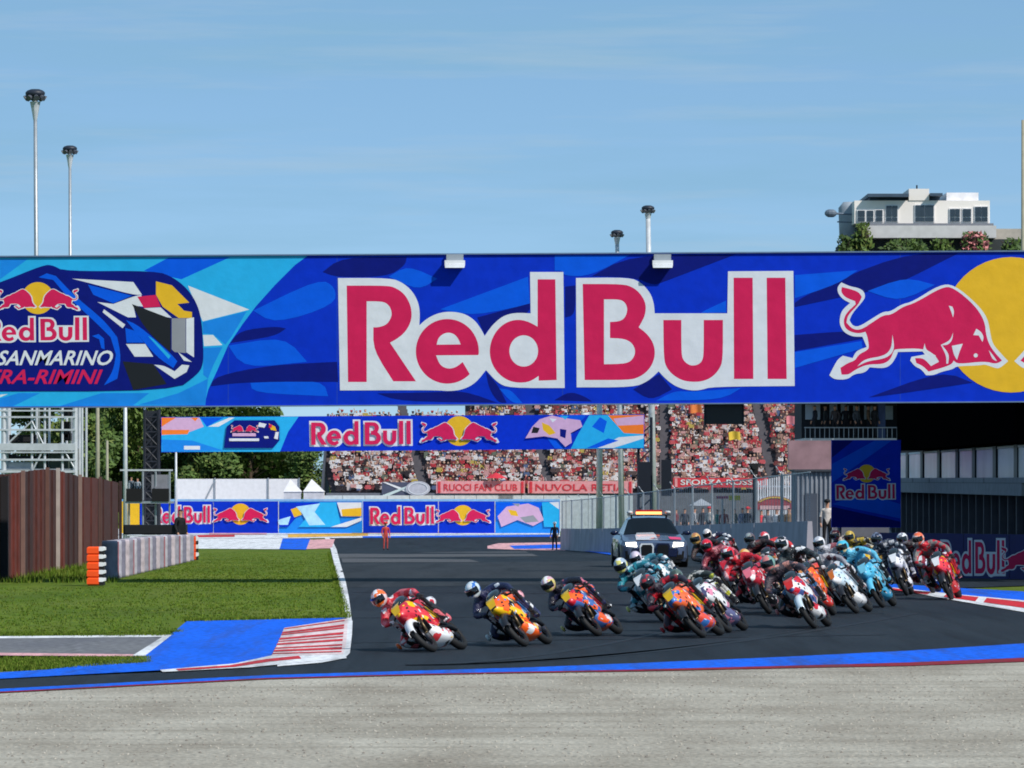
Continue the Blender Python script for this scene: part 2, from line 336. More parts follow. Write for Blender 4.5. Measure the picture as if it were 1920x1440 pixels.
# track surface between the white edge line (left) and the right-hand kerbs
TLn = [(600,1004),(618,1012),(626,1030),(633,1060),(641,1090),(647,1120),(653,1150),(656,1165),(655,1190),(651,1226),(640,1233),(600,1241),(500,1250),(330,1259),(120,1268),(-300,1290)]
TRn = [(2300,1004),(2300,1012),(2300,1030),(2300,1060),(2300,1085),(1690,1106),(1780,1125),(1920,1149),(2050,1170),(2060,1200),(1920,1208),(1700,1222),(1480,1233),(1000,1253),(500,1268),(-300,1310)]
ribbon('race_track', TLn, TRn, M_ASPH, 0.0, sub=6, across=10)
ribbon('worn_track_band', [(632,1037),(634,1046)], [(985,1034),(1010,1043)], M_ASPH2, .006, sub=3, across=10)
M_ASPH3 = ground_mat('resurfaced_asphalt', [(.030, .036, .046), (.042, .048, .057)], .7, .85, .3, 90, (1, .15, 1), .15, fine=12, scuff=((.014, .017, .022), .7, 10, (1.2, .06, 1)))
ribbon('resurfaced_strip', [(634,1057),(639,1072),(647,1102)], [(1150,1052),(1300,1066),(1420,1090)], M_ASPH3, .003, sub=4, across=8)
ribbon('track_patch', [(640,1047),(642,1055)], [(880,1049),(900,1054)], M_ASPH2, .006, sub=2, across=8)
ribbon('edge_line', [(608,1008),(614,1016),(620,1030),(627,1060),(635,1090),(642,1120),(648,1150),(651,1165)], [(617,1008),(624,1016),(631,1030),(639,1060),(648,1090),(654,1120),(658,1150),(660,1165)], P_WHITE, .010, across=2)
ribbon('edge_line', [(645,1165),(646,1190),(641,1216),(630,1226),(600,1233),(520,1242)], [(661,1165),(660,1190),(656,1226),(645,1236),(602,1244),(520,1251)], P_WHITE, .012, across=2)
# inside kerb at the apex: white base with red blocks, and blue run-off paint beside it
ker = ribbon('apex_kerb', [(533,1179),(526,1196),(518,1214),(509,1232)], [(652,1161),(651,1185),(649,1208),(643,1229)], paint('worn_white_paint', (226, 206, 208)), .016, across=4)
for i in range(9):
    t0 = i/9+.03+.02*math.sin(i*2.3); t1 = t0+(.03, .055, .04, .06)[i % 4]
    f = lambda t, s: ((534-25*t)*(1-s)+(650-6*t)*s, (1179+53*t)*(1-s)+(1162+67*t)*s)
    ribbon('kerb_stripe', [f(t0, 0), f(t1, 0)], [f(t0, .97), f(t1, .97)], P_RED, .022, parent=ker, sub=1, across=2)
for (a, b) in (((448,1250),(508,1238)), ((330,1257),(420,1250))):
    pass
ribbon('kerb_tail', [(646,1226),(509,1231),(440,1246),(300,1258)], [(650,1236),(560,1244),(470,1253),(305,1262)], P_WHITE, .015, across=2)
ribbon('kerb_tail_stripe', [(560,1232),(500,1238),(430,1250),(330,1257)], [(565,1237),(505,1243),(440,1253),(335,1260)], P_RED, .020, across=1)
ribbon('painted_runoff', [(350,1166),(317,1193),(295,1212),(268,1232),(204,1242),(90,1257),(-300,1279)], [(652,1159),(533,1180),(524,1200),(508,1232),(455,1244),(300,1258),(-300,1290)], P_BLUE, .010, across=4)
ribbon('service_road', [(-400,1199),(0,1196),(318,1192)], [(-400,1229),(0,1229),(270,1231)], M_ROAD, .004, across=4)
ribbon('road_edge_line', [(-400,1198),(0,1194),(318,1191)], [(-400,1202),(0,1198),(314,1195)], P_WHITE, .009, across=1)
ribbon('road_edge_line', [(-400,1227),(0,1225),(260,1228)], [(-400,1231),(0,1230),(268,1232)], P_PINK, .009, across=1)
ribbon('road_edge_line', [(310,1192),(248,1231)], [(322,1192),(272,1231)], P_WHITE, .013, across=1)
# outside kerb nearest the camera
ribbon('outside_kerb', [(2120,1196),(1920,1208),(1700,1222),(1480,1233),(1200,1245),(1000,1253),(800,1259),(500,1268),(-100,1299)], [(2120,1224),(1920,1235),(1700,1244),(1480,1250),(1200,1257),(1000,1261),(800,1265),(500,1273),(-100,1304)], P_BLUE, .014, across=3)
ribbon('kerb_edge', [(2120,1224),(1920,1235),(1700,1244),(1480,1250),(1200,1257),(1000,1261),(800,1265),(500,1273),(-100,1304)], [(2120,1232),(1920,1242),(1700,1250),(1480,1254),(1200,1260),(1000,1263),(800,1267),(500,1275),(-100,1306)], P_DRED, .012, across=1)
ribbon('gravel_verge', [(2300,1225),(1920,1241),(1700,1249),(1480,1254),(1200,1260),(1000,1263),(800,1267),(500,1275),(-100,1306),(-900,1350)], [(2300,2400),(1920,2400),(1700,2400),(1480,2400),(1200,2400),(1000,2400),(800,2400),(500,2400),(-100,2400),(-900,2400)], M_SAND, .003, across=5)
# right-hand kerb and grass strip
ribbon('right_kerb', [(1600,1097),(1700,1105),(1790,1115),(1920,1127),(2060,1140)], [(1600,1099),(1690,1108),(1780,1125),(1920,1149),(2060,1173)], P_WHITE, .014, across=2)
for a, b in ((1660, 1745), (1775, 1835), (1850, 1935)):
    ya = lambda x: 1106+(x-1700)*.105; yb = lambda x: 1109+(x-1700)*.14
    ribbon('kerb_stripe', [(a,ya(a)+1),(b,ya(b)+1)], [(a-6,yb(a)+1),(b-6,yb(b)+1)], P_RED, .020, sub=2, across=1)
ribbon('right_runoff_paint', [(1600,1092),(1700,1097),(1790,1103),(1920,1110),(2060,1117)], [(1600,1097),(1700,1105),(1790,1115),(1920,1127),(2060,1140)], P_BLUE, .011, across=3)
# far end of the circuit: painted run-off bands and kerbs
ribbon('far_runoff', [(150,992),(1050,989)], [(150,1012),(1050,1006)], P_WHITE, .012, sub=8)
ribbon('runoff_band', [(230,1009),(378,1010),(530,1009)], [(230,1034),(375,1029),(527,1030)], P_WHITE, .012)
ribbon('runoff_band', [(530,1010),(582,1010)], [(524,1030),(574,1031)], P_BLUE, .02)
ribbon('runoff_band', [(576,1012),(628,1011)], [(574,1030),(622,1028)], P_PINK, .014)
ribbon('runoff_band', [(540,1002),(690,1000)], [(540,1008),(690,1005)], P_YEL, .03)
ribbon('runoff_band', [(392,1000),(500,999)], [(392,1004),(500,1003)], P_PINK, .03)
ribbon('runoff_band', [(366,1004),(440,1003)], [(366,1008),(440,1007)], P_RED, .03)
ribbon('runoff_band', [(660,998),(1040,994)], [(660,1001),(1040,998)], P_YEL, .03)
ribbon('runoff_band', [(680,1006),(1040,1003)], [(680,1009),(1040,1007)], P_BLUE, .03)
ribbon('pit_entry_kerb', [(914,1024),(935,1019),(1060,1017)], [(914,1029),(960,1031),(1060,1033)], P_PINK, .02)
ribbon('pit_entry_paint', [(955,1024),(1060,1021),(1170,1038)], [(965,1030),(1060,1029),(1170,1045)], P_BLUE, .035)

# rubber laid down on the racing line, asphalt seams, loose stones in the gravel
M_RUB = ground_mat('tyre_rubber_on_asphalt', [(.009, .011, .015), (.014, .017, .022)], 1.5, .6, .2, 60, (1, .1, 1), .3, fine=10)
for x0, y0, w_ in ((1720, 1150, 5), (1420, 1140, 4), (1560, 1172, 4)):
    A = [(x0-t*(x0-760)/12.0, y0+(1247-y0)*(1-(1-t/12.0)**1.7)) for t in range(13)]; ribbon('rubber_line', A, [(x, y+w_*(.3+.7*math.sin(math.pi*k/12))) for k, (x, y) in enumerate(A)], M_RUB, .004, sub=2, across=1)
for y0, y1 in ((1110, 1116), (1158, 1150), (1205, 1190)):
    ribbon('asphalt_seam', [(662,y0),(1200,(y0+y1)/2),(1660,y1)], [(662,y0+.8),(1200,(y0+y1)/2+.8),(1660,y1+.8)], M_RUB, .005, sub=3, across=1)
q = random.Random(5); mb = MB()
for k in range(4500):
    px = q.uniform(-30, 1960); yk = 1262+max(0, (900-px))*.045; py = yk+abs(q.gauss(0, 90)); c = G(px, py)
    r = q.uniform(.006, .018); mb.add([(c.x-r,c.y,c.z+r*.4),(c.x+r*.9,c.y-r*.3,c.z+r*.4),(c.x,c.y-r,c.z+r*.3),(c.x+r*.2,c.y+r*.8,c.z+r*.4),(c.x,c.y,c.z+r),(c.x,c.y,c.z-.02)], [(0,2,4),(2,1,4),(1,3,4),(3,0,4),(2,0,5),(1,2,5),(3,1,5),(0,3,5)], q.randrange(3))
tag(mk('gravel_stones', mb, [mat('stone_%d' % i, c, .9, srgb=False) for i, c in enumerate([(.36, .32, .27), (.24, .21, .18), (.45, .41, .35)])]), 'loose pale stones scattered on the gravel verge', 'gravel', kind='stuff')
q = random.Random(9); mb = MB()
def tuft(px, py, hh, n_=5):
    c = G(px, py, -.02)
    for j in range(n_):
        a = q.uniform(0, 6.28); l_ = hh*q.uniform(.5, 1.1); o = Vector((q.uniform(-.08, .08), q.uniform(-.08, .08), 0)); tip = o+Vector((math.cos(a)*l_*.5, math.sin(a)*l_*.5, l_)); s_ = Vector((-math.sin(a), math.cos(a), 0))*.012
        mb.add([c+o-s_, c+o+s_, c+tip], [(0, 1, 2)], q.randrange(3))
for k in range(2600): x = q.uniform(-20, 275); tuft(x, q.uniform(1233, 1256-max(0, x-90)*.07), .06)
for k in range(2600): x = q.uniform(-20, 640); tuft(x, q.uniform(1100, 1190 if x < 310 else 1162-(x-310)*.01), .035)
for k in range(3600): y_ = q.uniform(1034, 1100); tuft(q.uniform(376 if y_ < 1050 else 205+(1100-y_)*3, 620+(y_-1034)*.2), y_, .03)
for k in range(1400): x = q.uniform(-20, 335); tuft(x, 1190+q.gauss(0, 1.5)-(0 if x < 318 else 6), .06)
for k in range(900): tuft(q.uniform(-20, 220), q.uniform(1052, 1092), .16)
for k in range(500): t_ = q.random(); tuft(345+t_*300, 1164-t_*6+q.gauss(0, 1), .08)
for k in range(500): t_ = q.random(); tuft(616+t_*34, 1035+t_*125, .08)
tag(mk('grass_tufts', mb, [mat('blade_%d' % i, c, .85, srgb=False, spec=.08) for i, c in enumerate([(.075, .135, .012), (.105, .165, .018), (.15, .185, .03)])]), 'uneven tufts of grass along the infield and its paved edges', 'grass', kind='stuff')

# ------------------------------------------------------------ main banner gantry
D1 = 118.0
def fmain(u, v, lift): return ((u-960)/F*D1, D1-lift, H-(v-HOR)/F*D1)
gan = empty('banner_gantry', (0, D1, 0), 'huge blue sponsor banner gantry spanning the track above the riders', 'gantry')
top = lambda x: 482-x*10/1920; bot = lambda x: 763-x*11/1920
mb = MB(); a, b = -260, 2180
pt = lambda x, y, yy: (X(x, D1), D1+yy, Z(y, D1))
mb.hexa([pt(a,bot(a),.0), pt(b,bot(b),.0), pt(b,bot(b),1.5), pt(a,bot(a),1.5), pt(a,top(a),.0), pt(b,top(b),.0), pt(b,top(b),1.5), pt(a,top(a),1.5)])
mk('banner_panel', mb, MBL, gan)
for sx in (a+30, b-30):
    mb = MB()
    for yy in (.2, 1.3):
        for k in (-.45, .45): mb.tube([(X(sx, D1)+k, D1+yy, 0), (X(sx, D1)+k, D1+yy, Z(bot(sx), D1)+1)], .07, 8)
    for k in range(5):
        z0 = .4+k*.75; mb.tube([(X(sx, D1)-.45, D1+.2, z0), (X(sx, D1)+.45, D1+.2, z0+.7)], .03, 6); mb.tube([(X(sx, D1)-.45, D1+1.3, z0), (X(sx, D1)+.45, D1+1.3, z0+.7)], .03, 6)
    mk('truss_leg', mb, STEEL, gan)
mb = MB()
for x0 in (428, 632, 1055, 1688): mb.box(X(x0, D1)-.008, X(x0, D1)+.008, D1-.0004, D1+.01, Z(bot(x0), D1)+.03, Z(top(x0), D1)-.03)
mk('panel_seam', mb, mat('seam_blue', (20, 60, 170), .5), gan)
for yf, nm in ((top, 'top_rail'), (bot, 'bottom_rail')):
    mb = MB(); s_ = .03 if nm == 'top_rail' else -.03; za, zb = Z(yf(a), D1), Z(yf(b), D1)
    mb.hexa([(X(a,D1), D1-.05, za+min(0,s_)), (X(b,D1), D1-.05, zb+min(0,s_)), (X(b,D1), D1+.1, zb+min(0,s_)), (X(a,D1), D1+.1, za+min(0,s_)), (X(a,D1), D1-.05, za+max(0,s_)), (X(b,D1), D1-.05, zb+max(0,s_)), (X(b,D1), D1+.1, zb+max(0,s_)), (X(a,D1), D1+.1, za+max(0,s_))]); mk(nm, mb, mat('rail_alu', (120, 140, 170), .4, .5), gan)
l1 = .012
def A1(pts, m, lift=l1, sm=0): return art(gan, 'banner_artwork', fmain, pts, m, lift, sm)
A1([(-260,top(-260)+1)]+[(0,top(0)+1)]+TL_([(945,45),(830,130),(650,310),(480,500),(360,660),(230,850),(130,1080),(50,1250),(15,1392)])+[(0,bot(0)-1),(-260,bot(-260)-1)], MCY, l1)
for z, pts, m in ((TA, [(1265,52),(1728,48),(1360,215),(1080,150)], MBM), (TA, [(1410,262),(1870,442),(1520,530)], MW), (TA, [(1520,535),(1850,455),(1740,640),(1690,705),(1600,628),(1522,620)], MAZ),
                  (TA, [(1522,632),(1598,632),(1668,708),(1530,716)], MW), (TA, [(0,64),(210,62),(0,215)], MAZ), (TA, [(450,1165),(760,1068),(1120,1068),(1000,1160)], MAZ), (TA, [(1040,1155),(1340,1068),(1560,960),(1540,1160)], MAZ), (TA, [(0,1080),(60,1075),(0,1100)], MW),
                  (TA, [(1525,730),(1668,722),(1600,860),(1560,960),(1525,930)], MAZ), (TA, [(0,1165),(0,1110),(140,1068),(300,1068),(100,1165)], MAZ)):
    A1(z(pts), m, l1*2)
for z, pts, m in ((TL_, [(455,540),(1050,250),(1200,330),(1190,490),(650,660)], MBM), (TL_, [(230,855),(740,770),(940,1000),(370,1060)], MBM), (TL_, [(430,1190),(1080,1160),(1130,1310),(450,1280)], MBM),
                  (TL_, [(250,830),(330,720),(650,680),(750,700),(650,770)], MNV), (TL_, [(70,1220),(110,1130),(600,1030),(1210,1000),(1220,1180),(400,1180)], MNV),
                  (TR5, [(20,160),(160,50),(650,48),(640,110),(505,195),(130,200)], MNV), (TR5, [(515,195),(660,110),(880,210),(740,300)], MBM), (TR5, [(900,440),(1560,195),(1575,400),(1160,490)], MBM),
                  (TR5, [(1180,500),(1575,395),(1575,470),(1290,555),(1235,630)], MNV), (TR5, [(430,1070),(860,1062),(1080,1050),(1330,1140),(600,1130)], MNV), (TR5, [(1345,1035),(1430,1040),(1520,1145),(1440,1145)], MBM), (TR5, [(1245,910),(1330,1000),(1400,1140),(1340,1140),(1270,1040)], MNV),
                  (TR6, [(0,36),(560,34),(270,190),(70,190),(60,150),(0,150)], MBM), (TR6, [(565,34),(1350,30),(800,240),(740,260),(600,200),(280,190)], MNV), (TR6, [(1110,455),(1285,375),(1285,465),(1100,468)], MBM),
                  (TR6, [(590,1040),(785,925),(880,1040),(720,1125)], MNV), (TR6, [(760,1125),(900,1050),(1020,1060),(1400,1030),(1250,1120)], MBM), (TR6, [(0,1120),(110,1055),(220,1090),(280,1130)], MNV), (TR6, [(80,270),(155,260),(155,480),(80,500)], MNV),
                  (TB, [(45,400),(900,25),(1380,22),(830,300),(660,330),(45,460)], MNV), (TB, [(45,200),(560,160),(400,270),(45,390)], MBM), (TB, [(640,330),(950,215),(1190,280),(900,420)], MBM),
                  (TB, [(45,690),(560,650),(600,720),(45,820)], MNV), (TB, [(45,830),(590,740),(600,800),(45,960)], MBM), (TB, [(650,1200),(1250,980),(1500,1080),(900,1170)], MNV)):
    A1(z(pts), m, l1, 80)
wordmark(gan, fmain, 635, 508, 1490, 733, l1*1.6)
emblem(gan, fmain, 1896, 609, 127, l1*1.5, True)
# event badge with stylised helmet on the left of the banner
A1(TA([(-200,300),(0,240),(330,105),(400,110),(480,155),(1170,150),(1300,200),(1400,280),(1470,380),(1510,500),(1525,700),(1525,860),(1480,930),(1310,1055),(-200,1055)]), MNV, l1*3, 40)
for pts, m in (([(540,210),(1000,235),(1065,330),(1000,332),(700,250)], MW), ([(660,255),(990,338),(850,395),(700,330)], MBM), ([(730,385),(850,400),(1010,340),(1060,332),(1080,420),(1000,412),(1020,500),(960,500)], MW),
               ([(1170,230),(1290,260),(1370,340),(1420,390),(1330,400),(1380,450),(1440,460),(1440,505),(1340,505),(1220,420),(1170,330)], MY), ([(1030,345),(1170,332),(1205,420),(1080,430)], MR), ([(1080,432),(1205,425),(1290,505),(1200,490)], MW),
               ([(990,400),(1280,510),(1280,760),(1150,650),(1060,540)], MBK), ([(1288,507),(1393,507),(1393,768),(1310,760),(1288,740)], MGR), ([(1397,510),(1455,500),(1455,800),(1397,762)], MW),
               ([(945,520),(1040,560),(1270,760),(1330,830),(1300,880),(1180,800),(1040,640)], MBM), ([(1110,640),(1150,660),(1280,790),(1265,812)], MCY), ([(780,440),(940,555),(920,582),(770,462)], MW), ([(940,580),(1010,600),(1080,690),(950,690)], MBM), ([(945,700),(1090,700),(1150,795),(1010,795)], MW),
               ([(1155,855),(1230,862),(1310,905),(1365,855),(1420,860),(1400,910),(1310,962)], MW), ([(1335,760),(1440,835),(1380,825)], MW), ([(920,830),(1150,850),(1250,1000),(1000,1045)], MBK),
               ([(290,200),(350,170),(420,190),(560,340),(780,520),(880,650),(910,800),(880,960),(780,1010),(850,900),(870,780),(830,650),(700,520),(500,340),(400,220)], MBM), ([(690,640),(740,625),(780,660),(785,740),(760,730),(745,665)], MBM)):
    A1(TA(pts), m, l1*4, 25)
emblem(gan, fmain, 71, 559, 30, l1*2.4)
wordmark(gan, fmain, -30, 592, 167, 643, l1*2.6)
text_mesh(gan, 'lettering', 'SANMARINO', fmain, -6, 212, 684, 27, MW, l1*5, .35, .02)
text_mesh(gan, 'lettering', 'ERA-RIMINI', fmain, -24, 193, 719, 26, MR, l1*5, .35, .02)
# floodlights on the top edge and a hanging screen
for x0, lab in ((853, 'small white floodlight on the banner top above the first word'), (1242, 'small white floodlight on the banner top beside a lamp mast')):
    t = empty('floodlight', (X(x0, D1), D1-.15, Z(503, D1)), lab, 'floodlight', 'floodlights on the gantry')
    mb = MB(); mb.box(X(x0-19,D1), X(x0+19,D1), D1-.28, D1-.02, Z(497,D1), Z(489,D1)); mk('lamp_housing', mb, mat('white_housing', (232, 232, 236), .4), t)
    mb = MB(); mb.hexa([(X(x0-18,D1), D1-.3, Z(503,D1)), (X(x0+18,D1), D1-.3, Z(503,D1)), (X(x0+18,D1), D1-.02, Z(499,D1)), (X(x0-18,D1), D1-.02, Z(499,D1)), (X(x0-19,D1), D1-.3, Z(497.4,D1)), (X(x0+19,D1), D1-.3, Z(497.4,D1)), (X(x0+19,D1), D1-.02, Z(497.4,D1)), (X(x0-19,D1), D1-.02, Z(497.4,D1))]); mk('reflector', mb, mat('lamp_glass', (245, 245, 250), .15), t)
    mb = MB(); mb.box(X(x0-16,D1), X(x0+16,D1), D1-.1, D1+.3, Z(488.8,D1), Z(477,D1)); mk('bracket', mb, STEEL, t)
t = empty('hanging_screen', (X(1359, D1), D1+.5, Z(795, D1)), 'black rectangular screen hanging under the banner in front of the crowd', 'screen')
mb = MB(); mb.box(X(1325,D1), X(1393,D1), D1+.4, D1+.6, Z(795,D1), Z(757,D1)); mk('screen_panel', mb, mat('screen_black', (16, 18, 22), .35), t)
mb = MB()
for x0 in (1323, 1395):
    mb = MB(); mb.box(X(x0,D1)-.02, X(x0,D1)+.02, D1+.38, D1+.62, Z(797,D1), Z(752,D1)); mk('side_frame', mb, DARK, t)

# ------------------------------------------------------------ second gantry farther up the track
D2 = 415.0
def fsec(u, v, lift): return ((u-960)/F*D2, D2-lift, H-(v-HOR)/F*D2)
g2 = empty('banner_gantry', (X(755, D2), D2, gz(D2)), 'small far blue banner gantry with dark left tower in front of the grandstand', 'gantry')
mb = MB(); p2 = lambda x, y, yy: (X(x, D2), D2+yy, Z(y, D2))
mb.hexa([p2(302,848,0), p2(1208,841,0), p2(1208,841,1.2), p2(302,848,1.2), p2(302,782,0), p2(1208,777,0), p2(1208,777,1.2), p2(302,782,1.2)]); mk('banner_panel', mb, MBL, g2)
l2 = .04
def A2(pts, m, lift=l2, sm=0): return art(g2, 'banner_artwork', fsec, pts, m, lift, sm)
A2([(303,783),(560,781),(540,810),(525,847),(303,847)], MCY)
for pts, m in (([(303,783),(374,783),(382,800),(350,812),(303,816)], MPK), ([(303,783),(330,783),(303,800)], MOR), ([(303,806),(355,806),(352,814),(303,815)], MOR), ([(358,783),(372,783),(366,790)], MOR), ([(303,824),(360,826),(420,845),(305,847)], MAZ), ([(375,783),(420,783),(388,800)], MBM), ([(390,800),(430,783),(440,783),(410,800)], MW), ([(345,836),(375,836),(375,843),(345,843)], MW)): A2(pts, m, l2*2)
A2([(425,800),(440,788),(515,788),(524,800),(524,826),(512,840),(420,840)], MNV, l2*3)
for pts, m in (([(486,792),(500,795),(496,802),(484,800)], MW), ([(504,794),(516,800),(519,808),(508,806)], MY), ([(505,796),(510,796),(510,802),(504,802)], MR), ([(517,810),(523,810),(521,824),(514,822)], MW), ([(495,818),(503,818),(504,822),(496,822)], MW), ([(436,812),(480,812),(480,818),(436,818)], MPK), ([(430,822),(486,822),(486,827),(430,827)], MW)): A2(pts, m, l2*4)
emblem(g2, fsec, 459, 803, 10, l2*2.2, rx=10)
wordmark(g2, fsec, 580, 786, 774, 838, l2*1.5)
emblem(g2, fsec, 861, 808, 28, l2*1.5)
A2([(1010,800),(1050,778.5),(1100,778.5),(1080,800),(1060,842),(1040,841)], MBM)
A2([(1105,778.5),(1207,778),(1207,840),(1070,841.5),(1085,812)], MCY)
for pts, m in (([(1140,778.5),(1207,778.2),(1207,814),(1170,812)], MOR), ([(1150,785),(1207,779),(1207,796),(1158,798)], MPK), ([(1120,840),(1160,820),(1207,816),(1207,822),(1150,840)], MW), ([(1100,840),(1140,822),(1160,826),(1120,840)], MBM), ([(1110,800),(1125,782),(1138,790),(1132,812)], MBM)): A2(pts, m, l2*2)
for pts, m in (([(998,800),(1012,786),(1035,779),(1052,783),(1088,788),(1092,800),(1070,812),(1072,830),(1060,838),(1045,822),(1020,818),(985,822),(992,810)], MPK), ([(1016,792),(1030,798),(1042,812),(1030,816),(1018,806)], MY), ([(1050,780),(1066,780),(1060,787)], MCY), ([(1000,800),(1012,803),(1008,812),(996,812)], MBK), ([(1050,804),(1062,806),(1060,822),(1050,818)], MNV), ([(1030,784),(1044,786),(1036,792)], MW)): A2(pts, m, l2*3)
mb = MB(); x0, x1 = X(271, D2), X(297, D2)
for xx in (x0, x1):
    for yy in (0, 1.2): mb.tube([(xx, D2+yy, gz(D2)), (xx, D2+yy, Z(768, D2))], .12, 6)
zz = gz(D2)
while zz < Z(768, D2)-1.2:
    mb.tube([(x0, D2, zz), (x1, D2, zz+1.2)], .07, 5); mb.tube([(x1, D2, zz), (x0, D2, zz+1.2)], .07, 5); mb.tube([(x0, D2, zz+1.2), (x1, D2, zz+1.2)], .07, 5); zz += 1.2
mb.box(x0+.1, x1-.1, D2+.3, D2+1.0, gz(D2), Z(770, D2))
mk('truss_tower', mb, mat('dark_truss', (30, 34, 44), .6), g2)
mb = MB(); x0, x1 = X(1198, D2), X(1222, D2)
for xx in (x0, x1): mb.tube([(xx, D2+1.4, gz(D2)), (xx, D2+1.4, Z(782, D2))], .12, 6)
for k in range(9): mb.tube([(x0, D2+1.4, gz(D2)+k), (x1, D2+1.4, gz(D2)+k+1)], .06, 5)
mk('truss_tower', mb, mat('dark_truss', (30, 34, 44)), g2)
mb = MB(); mb.box(X(1196, D2), X(1220, D2), D2-.6, D2-.1, Z(928, D2), Z(866, D2)); mk('control_box', mb, mat('box_black', (20, 24, 34), .5), g2)
mb = MB(); mb.box(X(1240, D2), X(1259, D2), D2-.3, D2+.4, Z(930, D2), Z(862, D2)); mk('control_box', mb, mat('box_black', (20, 24, 34), .5), g2)

# ------------------------------------------------------------ lamp masts
def mast(px0, px1, ytop, d, wpx, head, label, m=None, hw=1.0):
    t = empty('lamp_mast', (X(px1, d), d, gz(d)), label, 'lamp mast', 'lamp masts round the circuit')
    zt = Z(ytop, d); s = F/d; r = wpx/s/2
    base = Vector((X(px1, d), d, gz(d))); tip = Vector((X(px0, d), d, zt))
    mb = MB(); mb.tube([base, base.lerp(tip, .5), tip], [r*1.15, r, r*.75], 10); mk('pole', mb, m or STEEL, t, smooth=True)
    if not head: return t
    h = MB(); h.ball((tip.x, tip.y, tip.z+.62*hw), (.56*hw, .5*hw, .26*hw), 14, 7); mk('lamp_hood', h, mat('lamp_dark', (40, 46, 60), .5), t, smooth=True)
    for k in range(8):
        a = k*math.pi/4+.2; c = tip+Vector((math.cos(a)*.46*hw, math.sin(a)*.42*hw, .38*hw)); o_ = Vector((math.cos(a), math.sin(a), 0))*.12*hw
        l_ = MB(); l_.tube([c-o_+Vector((0,0,.1*hw)), c+o_-Vector((0,0,.06*hw))], [.09*hw, .17*hw], 8); mk('lamp_head', l_, mat('lamp_grey', (86, 90, 100), .4), t)
    r2 = MB(); r2.torus((tip.x, tip.y, tip.z+.30*hw), .42*hw, .05*hw, 'z', 18, 6); mk('support_ring', r2, mat('lamp_dark', (46, 52, 66)), t)
    r4 = MB(); r4.tube([tip+Vector((0,0,.12*hw)), tip+Vector((0,0,.6*hw))], .14*hw, 8); mk('hub', r4, PALE, t)
    r3 = MB(); r3.tube([tip-Vector((0, 0, .9*hw)), tip-Vector((0, 0, .2*hw)), tip+Vector((0, 0, .15*hw))], [.1*hw, .22*hw, .3*hw], 10); mk('collar', r3, PALE, t)
    return t
mast(66, 72, 196, 300, 9, True, 'tallest floodlight mast standing behind the event badge end of the banner', hw=1.05)
mast(131, 134, 294, 370, 7, True, 'slimmer floodlight mast next to the tallest one', hw=.95)
mast(1215, 1226, 404, 436, 12, True, 'pale floodlight mast rising behind the end of the word', PALE, hw=1.0)
mast(1157, 1166, 449, 438, 10, True, 'short looking floodlight mast almost hidden behind the banner top edge', PALE, hw=.95)
mast(1124, 1124, 560, 440, 11, False, 'plain pale pole in front of the grandstand beside the far banner end', PALE)
mast(183, 183, 700, 300, 8, False, 'tan pole behind the brown screen fence', mat('tan_pole', (150, 146, 128), .7))
mast(201, 201, 826, 290, 6, False, 'short thin pole behind the brown screen fence', mat('tan_pole', (150, 146, 128)))
mast(235, 235, 690, 310, 8, False, 'pale grey pole beside the dark gantry tower', PALE)
mast(330, 330, 838, 428, 5, False, 'thin pale pole behind the far hoarding', PALE)
mast(1918, 1918, 225, 250, 8, False, 'grey pole beside the white control tower', mat('tan_pole', (150, 146, 128)))

# ------------------------------------------------------------ brown screen fence, left
t = empty('screen_fence', (X(0, 124), 124, 0), 'tall dark brown panelled screen fence standing in the grass', 'fence')
MBR = [mat('brown_sheet_%d' % i, c, .75, var=.25, scale=2.5, bump=.2) for i, c in enumerate([(88, 42, 36), (70, 36, 34), (104, 46, 38), (62, 34, 34)])]
E = [(-60,1100,118),(0,1087,124),(20,1084,125.5),(38,1080,128),(62,1076,132),(84,1072,136),(104,1068,140),(122,1065,144),(146,1060,150),(184,1054,162),(222,1050,176)]
tops = [888,889,889,886,882,880,881,886,893,897,905]
ew = [Vector((X(a, d), d, gz(d))) for a, y, d in E]
ez = [Z(tp, E[i][2]) for i, tp in enumerate(tops)]
for i in range(len(E)-1):
    p, q = ew[i], ew[i+1]; mb = MB(); nseg = 5; nrm = Vector((.06, -.0, 0))
    for k in range(nseg):
        a = p.lerp(q, k/nseg); b = p.lerp(q, (k+1)/nseg); za = ez[i]+(ez[i+1]-ez[i])*k/nseg; zb = ez[i]+(ez[i+1]-ez[i])*(k+1)/nseg
        o = .05 if k % 2 else 0.0
        mb.hexa([(a.x+o,a.y,a.z-.1),(b.x+o,b.y-.01,b.z-.1),(b.x+o-.06,b.y,b.z-.1),(a.x+o-.06,a.y,a.z-.1),(a.x+o,a.y,za),(b.x+o,b.y-.01,zb),(b.x+o-.06,b.y,zb),(a.x+o-.06,a.y,za)])
    mk('panel', mb, MBR[i % 4], t)
for i, c in ((1, (34, 32, 36)), (3, (128, 100, 92)), (5, (110, 78, 70)), (6, (176, 164, 158)), (8, (140, 116, 108)), (9, (90, 66, 62)), (10, (60, 40, 40))):
    p = ew[i]; mb = MB(); r = .05 if i != 1 else .09; mb.box(p.x+.02, p.x+.02+2*r, p.y-r, p.y+r, p.z-.1, ez[i]+(0.05 if i != 1 else -.05)); mk('post', mb, mat('fence_post_%d' % i, c, .6), t)

